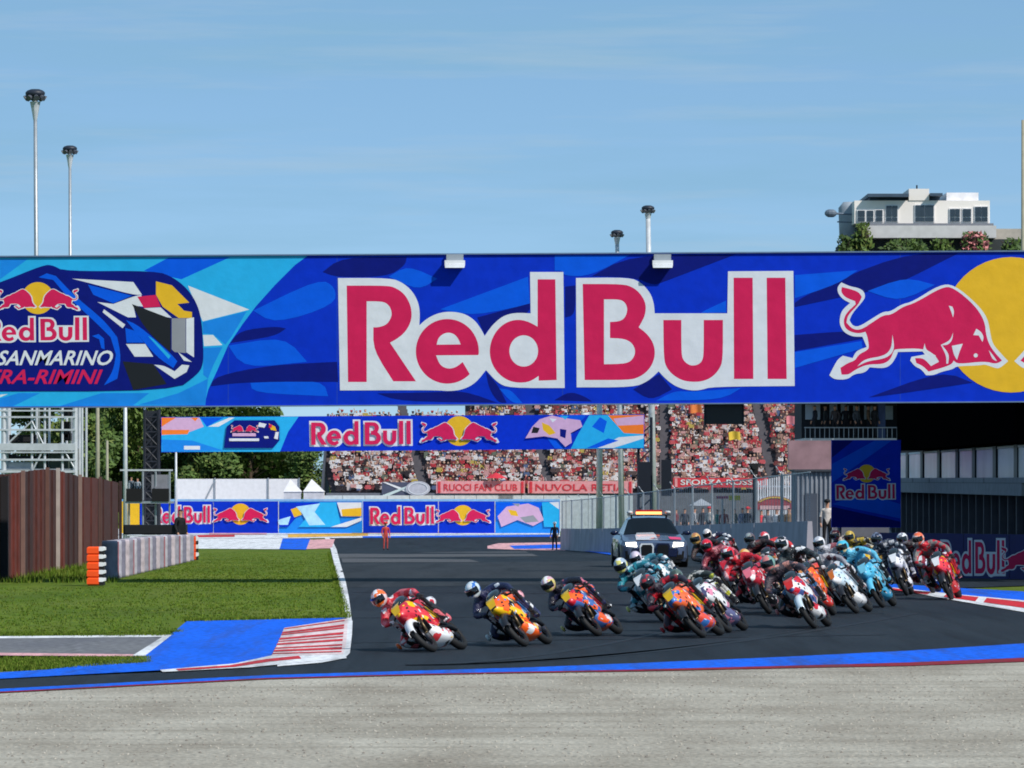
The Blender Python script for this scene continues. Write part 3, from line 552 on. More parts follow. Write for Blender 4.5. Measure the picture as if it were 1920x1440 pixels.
# ------------------------------------------------------------ tyre barrier with orange foam ends
t = empty('tyre_barrier', (X(200, 118), 118, 0), 'long low barrier of pale wrapped tyre stacks between orange ends', 'barrier')
MTY = [mat('wrapped_tyre_%d' % i, c, .6, var=.2, scale=5) for i, c in enumerate([(140, 138, 152), (172, 170, 182), (118, 116, 134), (182, 170, 178)])]
N = 22
for i in range(N):
    u = i/(N-1); px = 206+u*154; py = 1086-u*36; d = dg(py); p = Vector((X(px, d), d, gz(d))); hh = .93-.05*u
    mb = MB(); r = .2
    pr = []; rr = []
    for k in range(5): z0 = p.z+hh*k/5; pr += [(p.x,p.y,z0),(p.x,p.y,z0+.05),(p.x,p.y,z0+hh/5-.05)]; rr += [r*.975, r, r]
    mb.tube(pr+[(p.x,p.y,p.z+hh)], rr+[r*.9], 14)
    st = mk('tyre_stack', mb, MTY[i % 4], t, smooth=True)
    if i % 4 == 1:
        mb = MB(); mb.box(p.x+.10, p.x+.14, p.y-.205, p.y-.16, p.z+.02, p.z+hh*.97); mk('belt_strap', mb, mat('strap_red', (170, 110, 120), .6), st)
MORG = mat('orange_foam', (255, 84, 20), .6, var=.08); MWF = mat('white_foam', (232, 232, 236), .6); 
for (px, py, w_, hpx, lab, nb) in ((181, 1097, 33, 72, 'orange and white striped foam block end of the barrier', 5), (366, 1050, 12, 44, 'narrow orange foam post at the far barrier end', 3)):
    d = dg(py); p = Vector((X(px, d), d, gz(d))); s = F/d; e = empty('foam_block', p, lab, 'foam block'); hw = w_/s/2; hh = hpx/s/nb
    for k in range(nb):
        mb = MB(); z0 = p.z+k*hh; ins = .03
        mb.loft([[(p.x-hw+i1, p.y-.25+i1, z), (p.x+hw*.35, p.y-.25+i1, z), (p.x+hw*.35, p.y+.25-i1, z), (p.x-hw+i1, p.y+.25-i1, z)] for z, i1 in ((z0, ins), (z0+.03, 0), (z0+hh-.03, 0), (z0+hh, ins))]); mk('foam_layer', mb, MORG, e)
        mb = MB(); mb.loft([[(p.x+hw*.36, p.y-.24, z), (p.x+hw-i1, p.y-.24, z), (p.x+hw-i1, p.y+.24, z), (p.x+hw*.36, p.y+.24, z)] for z, i1 in ((z0+hh*.45, .05), (z0+hh*.55, 0), (z0+hh*.9, 0), (z0+hh, .05))]); mk('white_layer', mb, MWF, e)
        mb = MB(); mb.box(p.x+hw*.36, p.x+hw*.9, p.y-.22, p.y+.22, z0, z0+hh*.44); mk('black_layer', mb, BLK, e)

# ------------------------------------------------------------ scaffold camera tower, left
D3 = 205.0; t = empty('scaffold_tower', (X(80, D3), D3, gz(D3)), 'pale steel scaffold tower with equipment decks behind the brown fence', 'scaffold')
for px in (7, 60, 84, 117, 141, 154):
    for yy in (0, 2.0):
        mb = MB(); r = .1 if px in (141, 7) else .05; mb.tube([(X(px, D3), D3+yy, gz(D3)), (X(px, D3), D3+yy, Z(742, D3))], r, 8); mk('upright', mb, PALE, t)
for y, h in ((838, .28), (806, .07), (782, .07), (862, .08), (884, .1), (848, .06), (770, .06)):
    mb = MB(); mb.box(X(-30, D3), X(142, D3), D3-.12, D3-.04, Z(y, D3)-h/2, Z(y, D3)+h/2); mk('crossbar', mb, PALE, t)
for y in (838, 878):
    mb = MB(); mb.box(X(-30, D3), X(140, D3), D3, D3+2, Z(y+3, D3), Z(y+1, D3)); mk('deck', mb, STEEL, t)
for (a, b, y0, y1, m) in ((111,128,822,790,BLK),(110,130,826,812,BLK),(15,64,830,815,BLK),(28,70,862,855,DARK),(14,28,860,852,DARK),(12,58,884,866,PALE),(112,132,782,758,BLK),(66,86,888,842,mat('netting_green',(70,84,76),.9)),(90,140,892,846,mat('netting_green',(70,84,76)))):
    mb = MB(); mb.box(X(a,D3), X(b,D3), D3+.5, D3+1.2, Z(y0,D3), Z(y1,D3)); mb.box(X(a,D3)+.05, X(b,D3)-.05, D3+.42, D3+.5, Z(y0,D3)+.05, Z(y1,D3)-.05); mk('equipment_case', mb, m, t)
for a, b in (((60, 884), (84, 838)), ((84, 838), (60, 790)), ((141, 880), (117, 838)), ((8, 838), (60, 790))):
    mb = MB(); mb.tube([(X(a[0], D3), D3-.06, Z(a[1], D3)), (X(b[0], D3), D3-.06, Z(b[1], D3))], .035, 6); mk('brace', mb, PALE, t)

# ------------------------------------------------------------ television platform by the tyre barrier
D4 = 215.0; t = empty('camera_platform', (X(278, D4), D4, gz(D4)), 'small raised camera platform with black skirts and a thin roof frame', 'platform')
for px in (242, 268, 292, 318):
    mb = MB(); mb.tube([(X(px, D4), D4, gz(D4)), (X(px, D4), D4, Z(882 if px > 250 else 905, D4))], .045, 6); mk('leg', mb, STEEL, t)
mb = MB(); mb.box(X(236,D4), X(322,D4), D4-.4, D4+1.4, Z(944,D4), Z(940,D4)); mk('deck', mb, STEEL, t)
for a, b in ((238, 268), (286, 318)):
    mb = MB(); mb.box(X(a,D4), X(b,D4), D4-.45, D4-.38, Z(940,D4), Z(916,D4)); mk('black_skirt', mb, mat('skirt_black', (14, 14, 18), .8), t)
mb = MB(); mb.box(X(284,D4), X(314,D4), D4, D4+.7, Z(924,D4), Z(890,D4)); mb.box(X(290,D4), X(304,D4), D4-.1, D4, Z(918,D4), Z(912,D4)); mk('camera_cover', mb, mat('cover_grey', (128, 128, 136), .6), t)
mb = MB(); mb.box(X(225,D4), X(320,D4), D4-.05, D4+.05, Z(883,D4), Z(880,D4)); mb.box(X(225,D4), X(320,D4), D4+1.3, D4+1.4, Z(883,D4), Z(880,D4)); mk('roof_frame', mb, PALE, t)
t = empty('equipment_cart', (X(290, 190), 190, gz(190)), 'flat black covered cart behind the tyre barrier', 'cart')
mb = MB(); D5 = 190.0; mb.box(X(233,D5), X(350,D5), D5-.5, D5+.6, Z(1002,D5), Z(984,D5)); mb.box(X(236,D5), X(347,D5), D5-.54, D5-.5, Z(1000,D5), Z(986,D5)); mk('cover', mb, mat('cover_black', (16, 16, 22), .7), t)
for px in (240, 290, 343):
    mb = MB(); mb.tube([(X(px,D5), D5-.42, gz(D5)), (X(px,D5), D5-.42, Z(1001,D5))], .05, 6); mk('leg', mb, STEEL, t)
mb = MB(); mb.tube([(X(240,D5), D5-.6, Z(1004,D5)), (X(345,D5), D5-.6, Z(1004,D5))], .03, 6); mk('rail', mb, PALE, t)

# ------------------------------------------------------------ far hoarding with sponsor panels
D6 = 432.0
def ffar(u, v, lift): return ((u-960)/F*D6, D6-lift, H-(v-HOR)/F*D6)
edges = [225, 262, 400, 522, 680, 822, 928, 1050]
cols = [MY, MBL, MBL, MAZ, MBL, MBL, MAZ]
hb = empty('sponsor_hoarding', (X(640, D6), D6, gz(D6)), 'long low sponsor hoarding of blue panels at the far end of the track', 'hoarding')
for i in range(7):
    mb = MB(); mb.box(X(edges[i]+.6,D6), X(edges[i+1]-.6,D6), D6, D6+.3, gz(D6), Z(940,D6)); mk('panel', mb, cols[i], hb)
mb = MB(); mb.box(X(225,D6), X(1050,D6), D6-.02, D6+.32, Z(939.8,D6), Z(936,D6)); mk('top_rail', mb, mat('print_azure2', (120, 170, 215), .6), hb)
l6 = .05
wordmark(hb, ffar, 286, 946, 396, 984, l6); wordmark(hb, ffar, 692, 947, 816, 986, l6)
emblem(hb, ffar, 451, 964, 20, l6, rx=20); emblem(hb, ffar, 868, 966, 19, l6, rx=20)
for pts, m in (([(524,942),(600,942),(560,965),(540,988),(524,988)], MBL), ([(600,942),(630,942),(640,988),(560,988)], MCY), ([(632,942),(678,942),(678,968),(640,968)], MW), ([(640,955),(678,952),(678,968),(642,968)], MY), ([(620,988),(678,970),(678,976),(650,988)], MW), ([(545,955),(560,950),(566,965),(552,970)], MY), ([(555,950),(600,944),(590,960),(610,984),(580,985),(566,962)], mat('print_pale_cyan', (170, 215, 240), .5)), ([(521,975),(545,968),(540,984),(524,984)], mat('print_pale_cyan', (170, 215, 240))),
               ([(930,942),(1020,942),(1005,960),(930,975)], MBM), ([(933,968),(950,950),(990,944),(1010,952),(1020,975),(1000,986),(970,975),(940,988)], MPK), ([(952,955),(968,958),(972,968),(958,966)], MY), ([(960,944),(975,944),(972,950)], MGR), ([(975,970),(1000,966),(1010,978),(985,980)], MGR), ([(1016,942),(1048,941),(1048,988),(1020,988)], MCY), ([(1030,942),(1048,941),(1048,955)], MW)):
    art(hb, 'panel_artwork', ffar, pts, m, l6*2)
# white walls and tents behind the hoarding
D7 = 446.0; MWH = mat('white_sheet', (222, 220, 224), .7, var=.06)
t = empty('white_wall', (X(420, D7), D7, gz(D7)), 'white panelled wall behind the far hoarding under the trees', 'wall')
for a, b in ((331, 402), (404, 502), (504, 560)):
    mb = MB(); mb.box(X(a,D7), X(b,D7), D7, D7+.2, gz(D7), Z(898,D7)); mk('panel', mb, MWH, t)
for px in (330, 403, 503, 561):
    mb = MB(); mb.box(X(px,D7)-.06, X(px,D7)+.06, D7-.1, D7-.01, gz(D7), Z(896,D7)); mk('post', mb, STEEL, t)
mb = MB(); mb.tube([(X(386,D7), D7-.1, Z(936,D7)), (X(401,D7), D7-.1, Z(905,D7))], .06, 5); mk('brace', mb, STEEL, t)
for c, w_, lab in ((548, 34, 'small white peaked tent beside the white wall'), (588, 40, 'wider pale peaked tent next to the grandstand end')):
    e = empty('tent', (X(c, D7-6), D7-6, gz(D7)), lab, 'tent'); dd = D7-6; a, b = X(c-w_/2, dd), X(c+w_/2, dd); ap = ((a+b)/2-.2, dd+1, Z(898, dd)); ze = Z(922, dd)
    mb = MB(); mb.add([(a,dd,ze),(b,dd,ze),(b,dd+2,ze),(a,dd+2,ze),ap], [(0,1,4),(1,2,4),(2,3,4),(3,0,4)]); mk('canopy', mb, MWH, e)
    mb = MB(); mb.box(a+.05, b-.05, dd+.08, dd+1.9, gz(dd), ze-.02); mk('side_sheet', mb, mat('pale_sheet', (196, 196, 204), .8), e)
t = empty('perimeter_wall', (X(900, D7), D7, gz(D7)), 'pale low concrete wall running below the grandstand', 'wall')
for i in range(14):
    a, b = 600+i*42, 600+(i+1)*42-1; mb = MB(); mb.box(X(a,D7), X(b,D7), D7+1, D7+1.3, gz(D7), Z(929,D7)); mk('wall_panel', mb, mat('pale_concrete', (190, 200, 208), .8, var=.12), t)

# ------------------------------------------------------------ grandstand and its crowd
DG = 456.0; ROWS = 24; PITCH = .78; RISE = .36; Z0 = 1.15
gs = empty('grandstand', (X(1060, DG), DG, gz(DG)), 'wide open stepped grandstand packed with spectators', 'grandstand')
MST = mat('grey_concrete', (112, 98, 100), .9, var=.2)
left = lambda i: (612+max(0, 6-i)*2.0) if i < 19 else 872; right = lambda i: 1512
for i in range(ROWS):
    d = DG+i*PITCH; mb = MB(); mb.box(X(left(i), d), X(1512, d), d, d+PITCH, Z0+(i-1)*RISE-.3, Z0+i*RISE); mk('step', mb, MST, gs)
mb = MB(); mb.box(X(612,DG), X(1512,DG), DG-.6, DG-.05, gz(DG), Z0+.1); mk('front_wall', mb, mat('stand_wall_grey', (104, 106, 116), .9, var=.15), gs)
mb = MB(); de = DG+ROWS*PITCH; d16 = DG+19*PITCH; z16 = Z0+19*RISE
xa_ = X(606, DG); mb.loft([[(xa_+q, DG-.3, gz(DG)), (xa_+q, d16, gz(DG)), (xa_+q, d16, z16+.5), (xa_+q, DG-.3, Z0+.5)] for q in (-.2, 0)]); mk('end_wall', mb, mat('stand_end_dark', (66, 70, 80), .9), gs)
mb = MB(); zt = Z0+ROWS*RISE
for k in range(43): x0 = X(872+k*15.2, de); mb.tube([(x0, de, zt-.4), (x0, de, zt+.9)], .03, 4)
mb.tube([(X(872,de), de, zt+.9), (X(1512,de), de, zt+.9)], .04, 5); mk('back_rail', mb, PALE, gs)
stairs = [(752, 796), (988, 1032), (1245, 1245), (1418, 1452)]   # px at top row -> px at front row
for (xa, xb) in stairs:
    mb = MB()
    for i in range(ROWS):
        u = i/(ROWS-1); c = xb+(xa-xb)*u; d = DG+i*PITCH; mb.box(X(c-8, d), X(c+8, d), d-.02, d+PITCH*1.05, Z0+i*RISE-.2, Z0+i*RISE+.22)
    mk('stairway', mb, mat('stair_dark', (96, 92, 98), .9), gs)
MCR = [mat('crowd_%d' % i, c, .85, var=0) for i, c in enumerate([(176, 52, 62), (196, 88, 94), (222, 216, 216), (196, 184, 184), (198, 150, 148), (118, 58, 58), (46, 40, 46), (86, 70, 70), (186, 164, 84), (88, 104, 140), (104, 112, 98), (168, 130, 118), (204, 164, 142), (150, 110, 92), (66, 50, 44)])]
WT = [9, 8, 16, 12, 9, 11, 13, 12, 3, 3, 4, 7]
rg = random.Random(3)
mb = MB()
def fan(x, y, z, sc_, c, hd, lean, arm):
    w0, w1 = .17*sc_, .22*sc_
    mb.hexa([(x-w0,y-.11,z),(x+w0,y-.11,z),(x+w0,y+.11,z),(x-w0,y+.11,z),(x-w1+lean,y-.12,z+.52*sc_),(x+w1+lean,y-.12,z+.52*sc_),(x+w1*.8+lean,y+.1,z+.52*sc_),(x-w1*.8+lean,y+.1,z+.52*sc_)], c)
    hx = x+lean*1.3; hz = z+.70*sc_; r = .125*sc_
    mb.ball((hx, y-.02, hz), (r*.85, r*.95, r*1.1), 6, 5, 12 if hd < 2 else 13)
    if hd != 1: mb.ball((hx, y+.015, hz+.05), (r*.93, r*.98, r*.95), 6, 4, 14 if hd == 0 else c)
    else: mb.box(hx-r, hx+r, y-r*1.5, y+r, hz+.03, hz+.15, rg.choice((0, 0, 2, 6)))
    if arm:
        s = rg.choice((-1, 1)); mb.tube([(x+s*w1+lean, y-.05, z+.46), (x+s*(w1+.08)+lean, y-.15, z+.74), (x+s*(w1+.02)+lean, y-.18, z+1.0)], [.055, .05, .045], 4, rg.choice((c, 12)))
    else:
        for s in (-1, 1): mb.tube([(x+s*w1+lean, y-.02, z+.48), (x+s*(w1+.05)+lean, y-.1, z+.22), (x+s*.12+lean, y-.28, z+.12)], [.055, .05, .045], 4, c)
        mb.hexa([(x-.17,y-.45,z-.02),(x+.17,y-.45,z-.02),(x+.17,y-.05,z-.02),(x-.17,y-.05,z-.02),(x-.16,y-.45,z+.13),(x+.16,y-.45,z+.13),(x+.17,y-.05,z+.15),(x-.17,y-.05,z+.15)], rg.choice((6, 7, 9, 6)))
for i in range(ROWS):
    d = DG+i*PITCH+.45; z = Z0+i*RISE; x = X(left(i)+12, d)
    while x < X(1506, d):
        px = x/d*F+960; u = i/(ROWS-1)
        skip = any(abs(px-(xb+(xa-xb)*u)) < 12 for xa, xb in stairs) or rg.random() < (.04+.10*max(0, math.sin(x*.9+i*1.7)))
        if not skip:
            c = rg.choices(range(12), WT)[0]
            if px > 1180 and rg.random() < .14: c = rg.choice((0, 1, 4, 11))
            if px < 740 and rg.random() < .45: c = rg.choice((2, 3, 2, 6))
            stand = rg.random() < .4
            fan(x, d+rg.uniform(-.1, .1), z+(.42 if stand else .3)+rg.uniform(-.05, .1), rg.uniform(.74, 1.04), c, rg.choice((0, 0, 1, 2)), rg.uniform(-.06, .06), rg.random() < .13)
        x += rg.uniform(.34, .52)
crowd = mk('spectator_crowd', mb, MCR); tag(crowd, 'dense crowd of spectators in red and white filling the grandstand', 'crowd', kind='stuff')
def fgs(u, v, lift): dd = DG-.62; return ((u-960)/F*dd, dd-lift, H-(v-HOR)/F*dd)
MFB = mat('fan_banner_red', (206, 52, 66), .7); MFP = mat('fan_banner_pink', (222, 150, 156), .7)
for (a, b, y0, y1, m, s, lab, tm) in ((818, 984, 902, 925, MFP, 'RUOCI FAN CLUB', 'long faded red fan club banner on the grandstand wall', MFB), (990, 1186, 902, 925, MFP, 'NUVOLA RETIA', 'second faded red fan banner beside the pale poles', MFB), (1262, 1440, 896, 914, MFB, 'SFORZA ROSSA', 'red fan banner on the grandstand wall above the catch fence', MWH)):
    e = empty('fan_banner', fgs((a+b)/2, y1, .1), lab, 'banner'); mb = MB(); mb.hexa([fgs(a,y1,.12), fgs(b,y1,.12), fgs(b,y1,.05), fgs(a,y1,.05), fgs(a,y0,.12), fgs(b,y0,.12), fgs(b,y0,.05), fgs(a,y0,.05)]); mk('cloth', mb, m, e)
    text_mesh(e, 'lettering', s, fgs, a+14, b-14, y1-5, (y1-y0)*.55, tm, .16, 0, .015)
    for q in (a+3, b-7): art(e, 'end_band', fgs, [(q,y0+1),(q+5,y0+1),(q+5,y1-1),(q,y1-1)], MFB if m is MFP else MFP, .17)
e = empty('saltire_flag', fgs(753, 930, .1), 'dark flag with a white diagonal cross hung on the grandstand', 'flag'); mb = MB(); mb.hexa([fgs(716,930,.12), fgs(790,930,.12), fgs(790,930,.05), fgs(716,930,.05), fgs(716,904,.12), fgs(790,904,.12), fgs(790,904,.05), fgs(716,904,.05)]); mk('cloth', mb, mat('flag_navy', (74, 78, 100), .7), e)
art(e, 'cross_band', fgs, [(717,904),(724,904),(790,928),(786,930),(778,930)], MWH, .16); art(e, 'cross_band', fgs, [(782,904),(789,904),(728,930),(717,930),(718,928)], mat('flag_pale', (190, 205, 205), .7), .19)
e = empty('oval_banner', fgs(780, 930, .3), 'pale grey oval banner next to the cross flag', 'banner'); mb = MB(); P = ell(784, 916, 23, 14, 24); mb.loft([[fgs(u, v, .30) for u, v in P], [fgs(u, v, .24) for u, v in P]]); mk('cloth', mb, mat('banner_pale', (180, 180, 192), .7), e)
art(e, 'printed_ring', fgs, [ell(784, 916, 19, 11.5, 24), ell(784, 916, 17, 10, 24)], MW, .34)
e = empty('red_umbrella', fgs(930, 902, .2), 'red open umbrella held at the front of the grandstand', 'umbrella'); c = Vector(fgs(930, 894, .0))
mb = MB(); nn = 10; ring = [(c.x+1.0*math.cos(6.283*k/nn), c.y+.8*math.sin(6.283*k/nn), c.z-.12) for k in range(nn)]; mb.add(ring+[(c.x, c.y, c.z+.4)], [(k, (k+1) % nn, nn) for k in range(nn)]); mk('canopy', mb, MFB, e); mb = MB(); mb.tube([(c.x,c.y,c.z-.7),(c.x,c.y,c.z+.42)], .03, 6); mk('shaft', mb, DARK, e)

q = random.Random(21)
for i, (px, row, c, nm) in enumerate(((690, 9, MFB, 'red'), (842, 12, mat('flag_yellow', (214, 180, 60), .7), 'yellow'), (905, 6, mat('flag_red_dark', (150, 40, 50), .7), 'dark red'), (1085, 14, MWH, 'white'), (1290, 16, mat('flag_orange', (214, 120, 60), .7), 'orange'), (1362, 9, mat('flag_yellow', (214, 180, 60)), 'golden'), (1470, 13, mat('flag_pink', (216, 130, 140), .7), 'pink'))):
    d = DG+row*PITCH; z = Z0+row*RISE+.9; e = empty('hand_flag', (X(px, d), d, z), '%s flag waved above the grandstand crowd' % nm, 'flag', 'flags waved in the crowd')
    mb = MB(); mb.tube([(0,0,0),(.25,0,1.5)], .02, 5); mk('staff', mb, DARK, e, local=True); mb = MB(); nx = 8
    V_ = [(.25-.03*(1-j)*2+k*.13, .10*math.sin(k*.9+i), 1.48-j*.75+.05*math.sin(k*.7+i)) for k in range(nx+1) for j in (0, 1)]
    mb.add(V_, [(k*2, k*2+1, k*2+3, k*2+2) for k in range(nx)]); mk('cloth', mb, c, e, local=True, smooth=True)
# low green hill behind the stand
mb = MB(); nx, ny = 40, 8; hv = []
for j in range(ny+1):
    for i in range(nx+1):
        u = i/nx; v = j/ny; x = X(845, 720)+u*60; env = min(1, u*9)*min(1, (1-u)*7); hv.append((x, 700+v*120, -2.2+(15.0+math.sin(i*.9)*.25)*math.sin(min(1, v*1.4)*math.pi/2)*env))
mb.add(hv, [(j*(nx+1)+i, j*(nx+1)+i+1, (j+1)*(nx+1)+i+1, (j+1)*(nx+1)+i) for j in range(ny) for i in range(nx)]); o = mk('hill', mb, M_GRASS, smooth=True); o['kind'] = 'structure'

# ------------------------------------------------------------ trees
ML = [mat('leaf_%d' % i, c, .7, var=.25, scale=.8, srgb=False) for i, c in enumerate([(.070, .122, .022), (.10, .155, .03), (.045, .082, .02), (.14, .18, .04)])]
MTK = mat('bark', (78, 64, 52), .9, bump=.4)
def tree_mesh(seed, h, wd, nl, cy=.55):
    q = random.Random(seed); mb = MB(); tr = MB()
    tr.tube([(0,0,0),(.05,.05,h*.3),(.1,0,h*.6),(.05,.0,h*.85)], [h*.028, h*.02, h*.012, .03], 7)
    cl = []
    for k in range(30):
        a = q.uniform(0, 6.283); zz = h*q.uniform(.1, .96); rr = wd*(1-abs(zz/h-.5)*1.15)*q.uniform(.25, 1)
        c = Vector((math.cos(a)*rr, math.sin(a)*rr, zz)); cl.append((c, q.uniform(.16, .30)*wd+.5, q.choice((0, 0, 1, 1, 2, 3)))); tr.tube([(.05, 0, max(.5, zz*.75)), c*.6+Vector((0, 0, zz*.37)), c], [h*.009, h*.006, .02], 5)
    for k in range(nl):
        c, r, m = q.choice(cl); v = Vector((q.gauss(0, 1), q.gauss(0, 1), q.gauss(0, .8))).normalized()*r*q.uniform(.45, 1.15); p = c+v; s = q.uniform(.16, .34)
        u = Vector((q.gauss(0, 1), q.gauss(0, 1), q.gauss(0, 1))).normalized(); t2 = u.orthogonal().normalized()
        mb.add([p-u*s, p+t2*s*.6, p+u*s, p-t2*s*.6], [(0, 1, 2, 3)], m if q.random() < .75 else q.randrange(4))
    return tr, mb
TV = [tree_mesh(11, 13, 3.4, 6500), tree_mesh(12, 11, 3.8, 6500), tree_mesh(13, 15, 2.6, 5500)]
TO = {}
labs = ['tall leafy tree behind the scaffold tower', 'broad leafy tree behind the tan pole', 'leafy tree beside the dark gantry tower', 'leafy tree behind the left end of the far banner', 'dense tree above the first white wall panel', 'round tree above the white wall brace', 'dark green tree above the middle white wall panel', 'leafy tree above the small peaked tent', 'low tree beside the grandstand end wall', 'slim tree behind the pale grey pole', 'slim tall tree seen through the scaffold', 'tree standing behind the row above the white wall', 'back row tree above the white wall post']
TP = [(150,505,0,1.2),(195,520,1,1.15),(262,515,0,1.1),(322,520,1,1.2),(372,512,0,1.05),(420,520,1,1.18),(470,515,1,1.1),(530,520,1,.9),(585,512,1,.74),(232,540,2,1.0),(60,530,2,1.15),(395,545,2,1.0),(500,545,1,1.1)]
for i, (px, d, k, s) in enumerate(TP):
    e = empty('tree', (X(px, d), d, gz(d)-.05), labs[i], 'tree', 'trees beyond the white wall', rot=(0, 0, i*1.7)); e.scale = (s, s, s)
    if k not in TO: TO[k] = (mk('trunk', TV[k][0], MTK, e, local=True), mk('crown', TV[k][1], ML, e, local=True))
    else:
        for src in TO[k]: place_copy(src, e)

# ------------------------------------------------------------ concrete wall and catch fence on the right of the straight
fa, fb = Vector((X(1050, 325), 325, 0)), Vector((X(1512, 180), 180, 0))
cf = empty('catch_fence', ((fa.x+fb.x)/2, (fa.y+fb.y)/2, gz(250)), 'grey mesh catch fence on a concrete wall along the straight', 'fence')
MCW = mat('barrier_concrete', (164, 160, 170), .9, var=.18, scale=.8); NF = 15
MESH = bpy.data.materials.new('wire_mesh'); MESH.use_nodes = True
_n = MESH.node_tree.nodes; _l = MESH.node_tree.links; _b = _n['Principled BSDF']; _b.inputs['Base Color'].default_value = lin((150, 152, 164)); _b.inputs['Roughness'].default_value = .6
_tc = _n.new('ShaderNodeTexCoord'); _br = _n.new('ShaderNodeTexBrick'); _br.offset = 0; _br.inputs['Scale'].default_value = 9; _br.inputs['Mortar Size'].default_value = .034; _br.inputs['Brick Width'].default_value = .5; _br.inputs['Row Height'].default_value = .5
_mp = _n.new('ShaderNodeMapping'); _mp.inputs['Rotation'].default_value = (R(90), 0, 0)
_l.new(_tc.outputs['Object'], _mp.inputs[0]); _l.new(_mp.outputs[0], _br.inputs['Vector']); _l.new(_br.outputs['Fac'], _b.inputs['Alpha'])
for i in range(NF):
    p, q = fa.lerp(fb, i/NF), fa.lerp(fb, (i+1)/NF); q2 = p.lerp(q, .985); zp, zq = gz(p.y), gz(q.y); h = 1.35
    mb = MB(); mb.hexa([(p.x,p.y,zp-.1),(q2.x,q2.y,zq-.1),(q2.x+.3,q2.y+.02,zq-.1),(p.x+.3,p.y+.02,zp-.1),(p.x+.06,p.y,zp+h),(q2.x+.06,q2.y,zq+h),(q2.x+.22,q2.y+.02,zq+h),(p.x+.22,p.y+.02,zp+h)]); mk('wall_block', mb, MCW, cf)
    mb = MB(); mb.add([(p.x+.14,p.y,zp+h),(q.x+.14,q.y,zq+h),(q.x+.14,q.y,zq+3.1),(p.x+.14,p.y,zp+3.1)], [(0,1,2,3)]); mk('mesh_panel', mb, MESH, cf)
    mb = MB(); mb.tube([(p.x+.14,p.y,zp+h-.05),(p.x+.14,p.y,zp+3.1),(p.x-.1,p.y,zp+3.4)], .045, 6); mk('post', mb, STEEL, cf)
    mb = MB(); mb.tube([(p.x+.14,p.y,zp+3.08),(q.x+.14,q.y,zq+3.08)], .025, 5); mk('cable', mb, STEEL, cf)
# white paling fence, red arch sign, traffic signal behind the catch fence
D8 = 255.0; t = empty('paling_fence', (X(1465, D8), D8, gz(D8)), 'tall white paling fence behind the catch fence', 'fence')
for i in range(17):
    px = 1422+i*4.3; mb = MB(); y0 = 902-i*.95; mb.box(X(px,D8)-.03, X(px,D8)+.03, D8-.02, D8+.02, gz(D8), Z(y0,D8)); mk('paling', mb, mat('paling_white', (214, 216, 224), .6), t)
for y in (912, 932):
    mb = MB(); mb.box(X(1420,D8), X(1494,D8), D8+.025, D8+.06, Z(y,D8)-.04, Z(y,D8)+.04); mk('rail', mb, mat('paling_white', (214, 216, 224)), t)
D9 = 240.0
def farch(u, v, lift): return ((u-960)/F*D9, D9-lift, H-(v-HOR)/F*D9)
t = empty('arch_sign', (X(1453, D9), D9, gz(D9)), 'dull red arched sign behind the catch fence', 'sign')
P = ell(1453, 956, 40, 26, 24, 180, 360)+[(1493,956)]; mb = MB(); mb.loft([[farch(u, v, .06) for u, v in P], [farch(u, v, -.06) for u, v in P]]); mk('sign_board', mb, mat('sign_dull_red', (146, 66, 76), .7), t)
art(t, 'sign_band', farch, [(1425,948),(1480,948),(1480,955),(1425,955)], mat('sign_pale', (196, 160, 164), .7), .09)
art(t, 'sign_edge', farch, ell(1453, 956, 39, 25, 20, 215, 325)+ell(1453, 956, 36, 22, 20, 325, 215), mat('sign_yellow', (190, 160, 80), .7), .09)
for px in (1422, 1484):
    mb = MB(); mb.tube([(X(px,D9), D9, gz(D9)), (X(px,D9), D9, Z(955,D9))], .05, 6); mk('post', mb, STEEL, t)
t = empty('signal_post', (X(1414, 230), 230, gz(230)), 'dark signal post with a hooded head beside the white palings', 'signal'); mb = MB(); mb.tube([(X(1414,230),230,gz(230)),(X(1414,230),230,Z(888,230))], .07, 8); mk('pole', mb, DARK, t); mb = MB(); mb.box(X(1407,230),X(1421,230),229.8,230.2,Z(890,230),Z(869,230)); mb.tube([(X(1414,230),229.85,Z(875,230)),(X(1414,230),229.55,Z(875,230))], .12, 8); mk('signal_head', mb, BLK, t)
t = empty('tent', (X(1312, 300), 300, gz(300)), 'grey service tent seen through the catch fence', 'tent'); mb = MB(); dd = 300; a, b = X(1295,dd), X(1338,dd); mb.add([(a,dd,Z(948,dd)),(b,dd,Z(948,dd)),(b,dd+3,Z(948,dd)),(a,dd+3,Z(948,dd)),((a+b)/2,dd+1.5,Z(935,dd))], [(0,1,4),(1,2,4),(2,3,4),(3,0,4)]); mk('canopy', mb, mat('tent_grey', (160, 164, 172), .8), t)
for px in (1297, 1336):
    mb = MB(); mb.tube([(X(px,dd),dd+.1,gz(dd)),(X(px,dd),dd+.1,Z(948,dd))], .05, 6); mk('leg', mb, STEEL, t)
for (a, b, y0, y1, c, lab) in ((1343, 1366, 935, 930, (170, 84, 110), 'small magenta board seen over the catch fence'), (1367, 1388, 938, 929, (196, 184, 50), 'small yellow board seen over the catch fence')):
    e = empty('pit_board', (X((a+b)/2,270), 270, gz(270)), lab, 'board'); mb = MB(); mb.box(X(a,270),X(b,270),270,270.08,Z(y0,270),Z(y1,270)); mk('board', mb, mat('board_%d' % a, c, .6), e); mb = MB(); mb.tube([(X((a+b)/2,270),270.1,gz(270)),(X((a+b)/2,270),270.1,Z(y0,270)+.1)], .04, 6); mk('pole', mb, STEEL, e)
t = empty('grey_cabin', (X(1522, 186), 186, gz(186)), 'grey ribbed cabin between the paling fence and the blue sign', 'cabin')
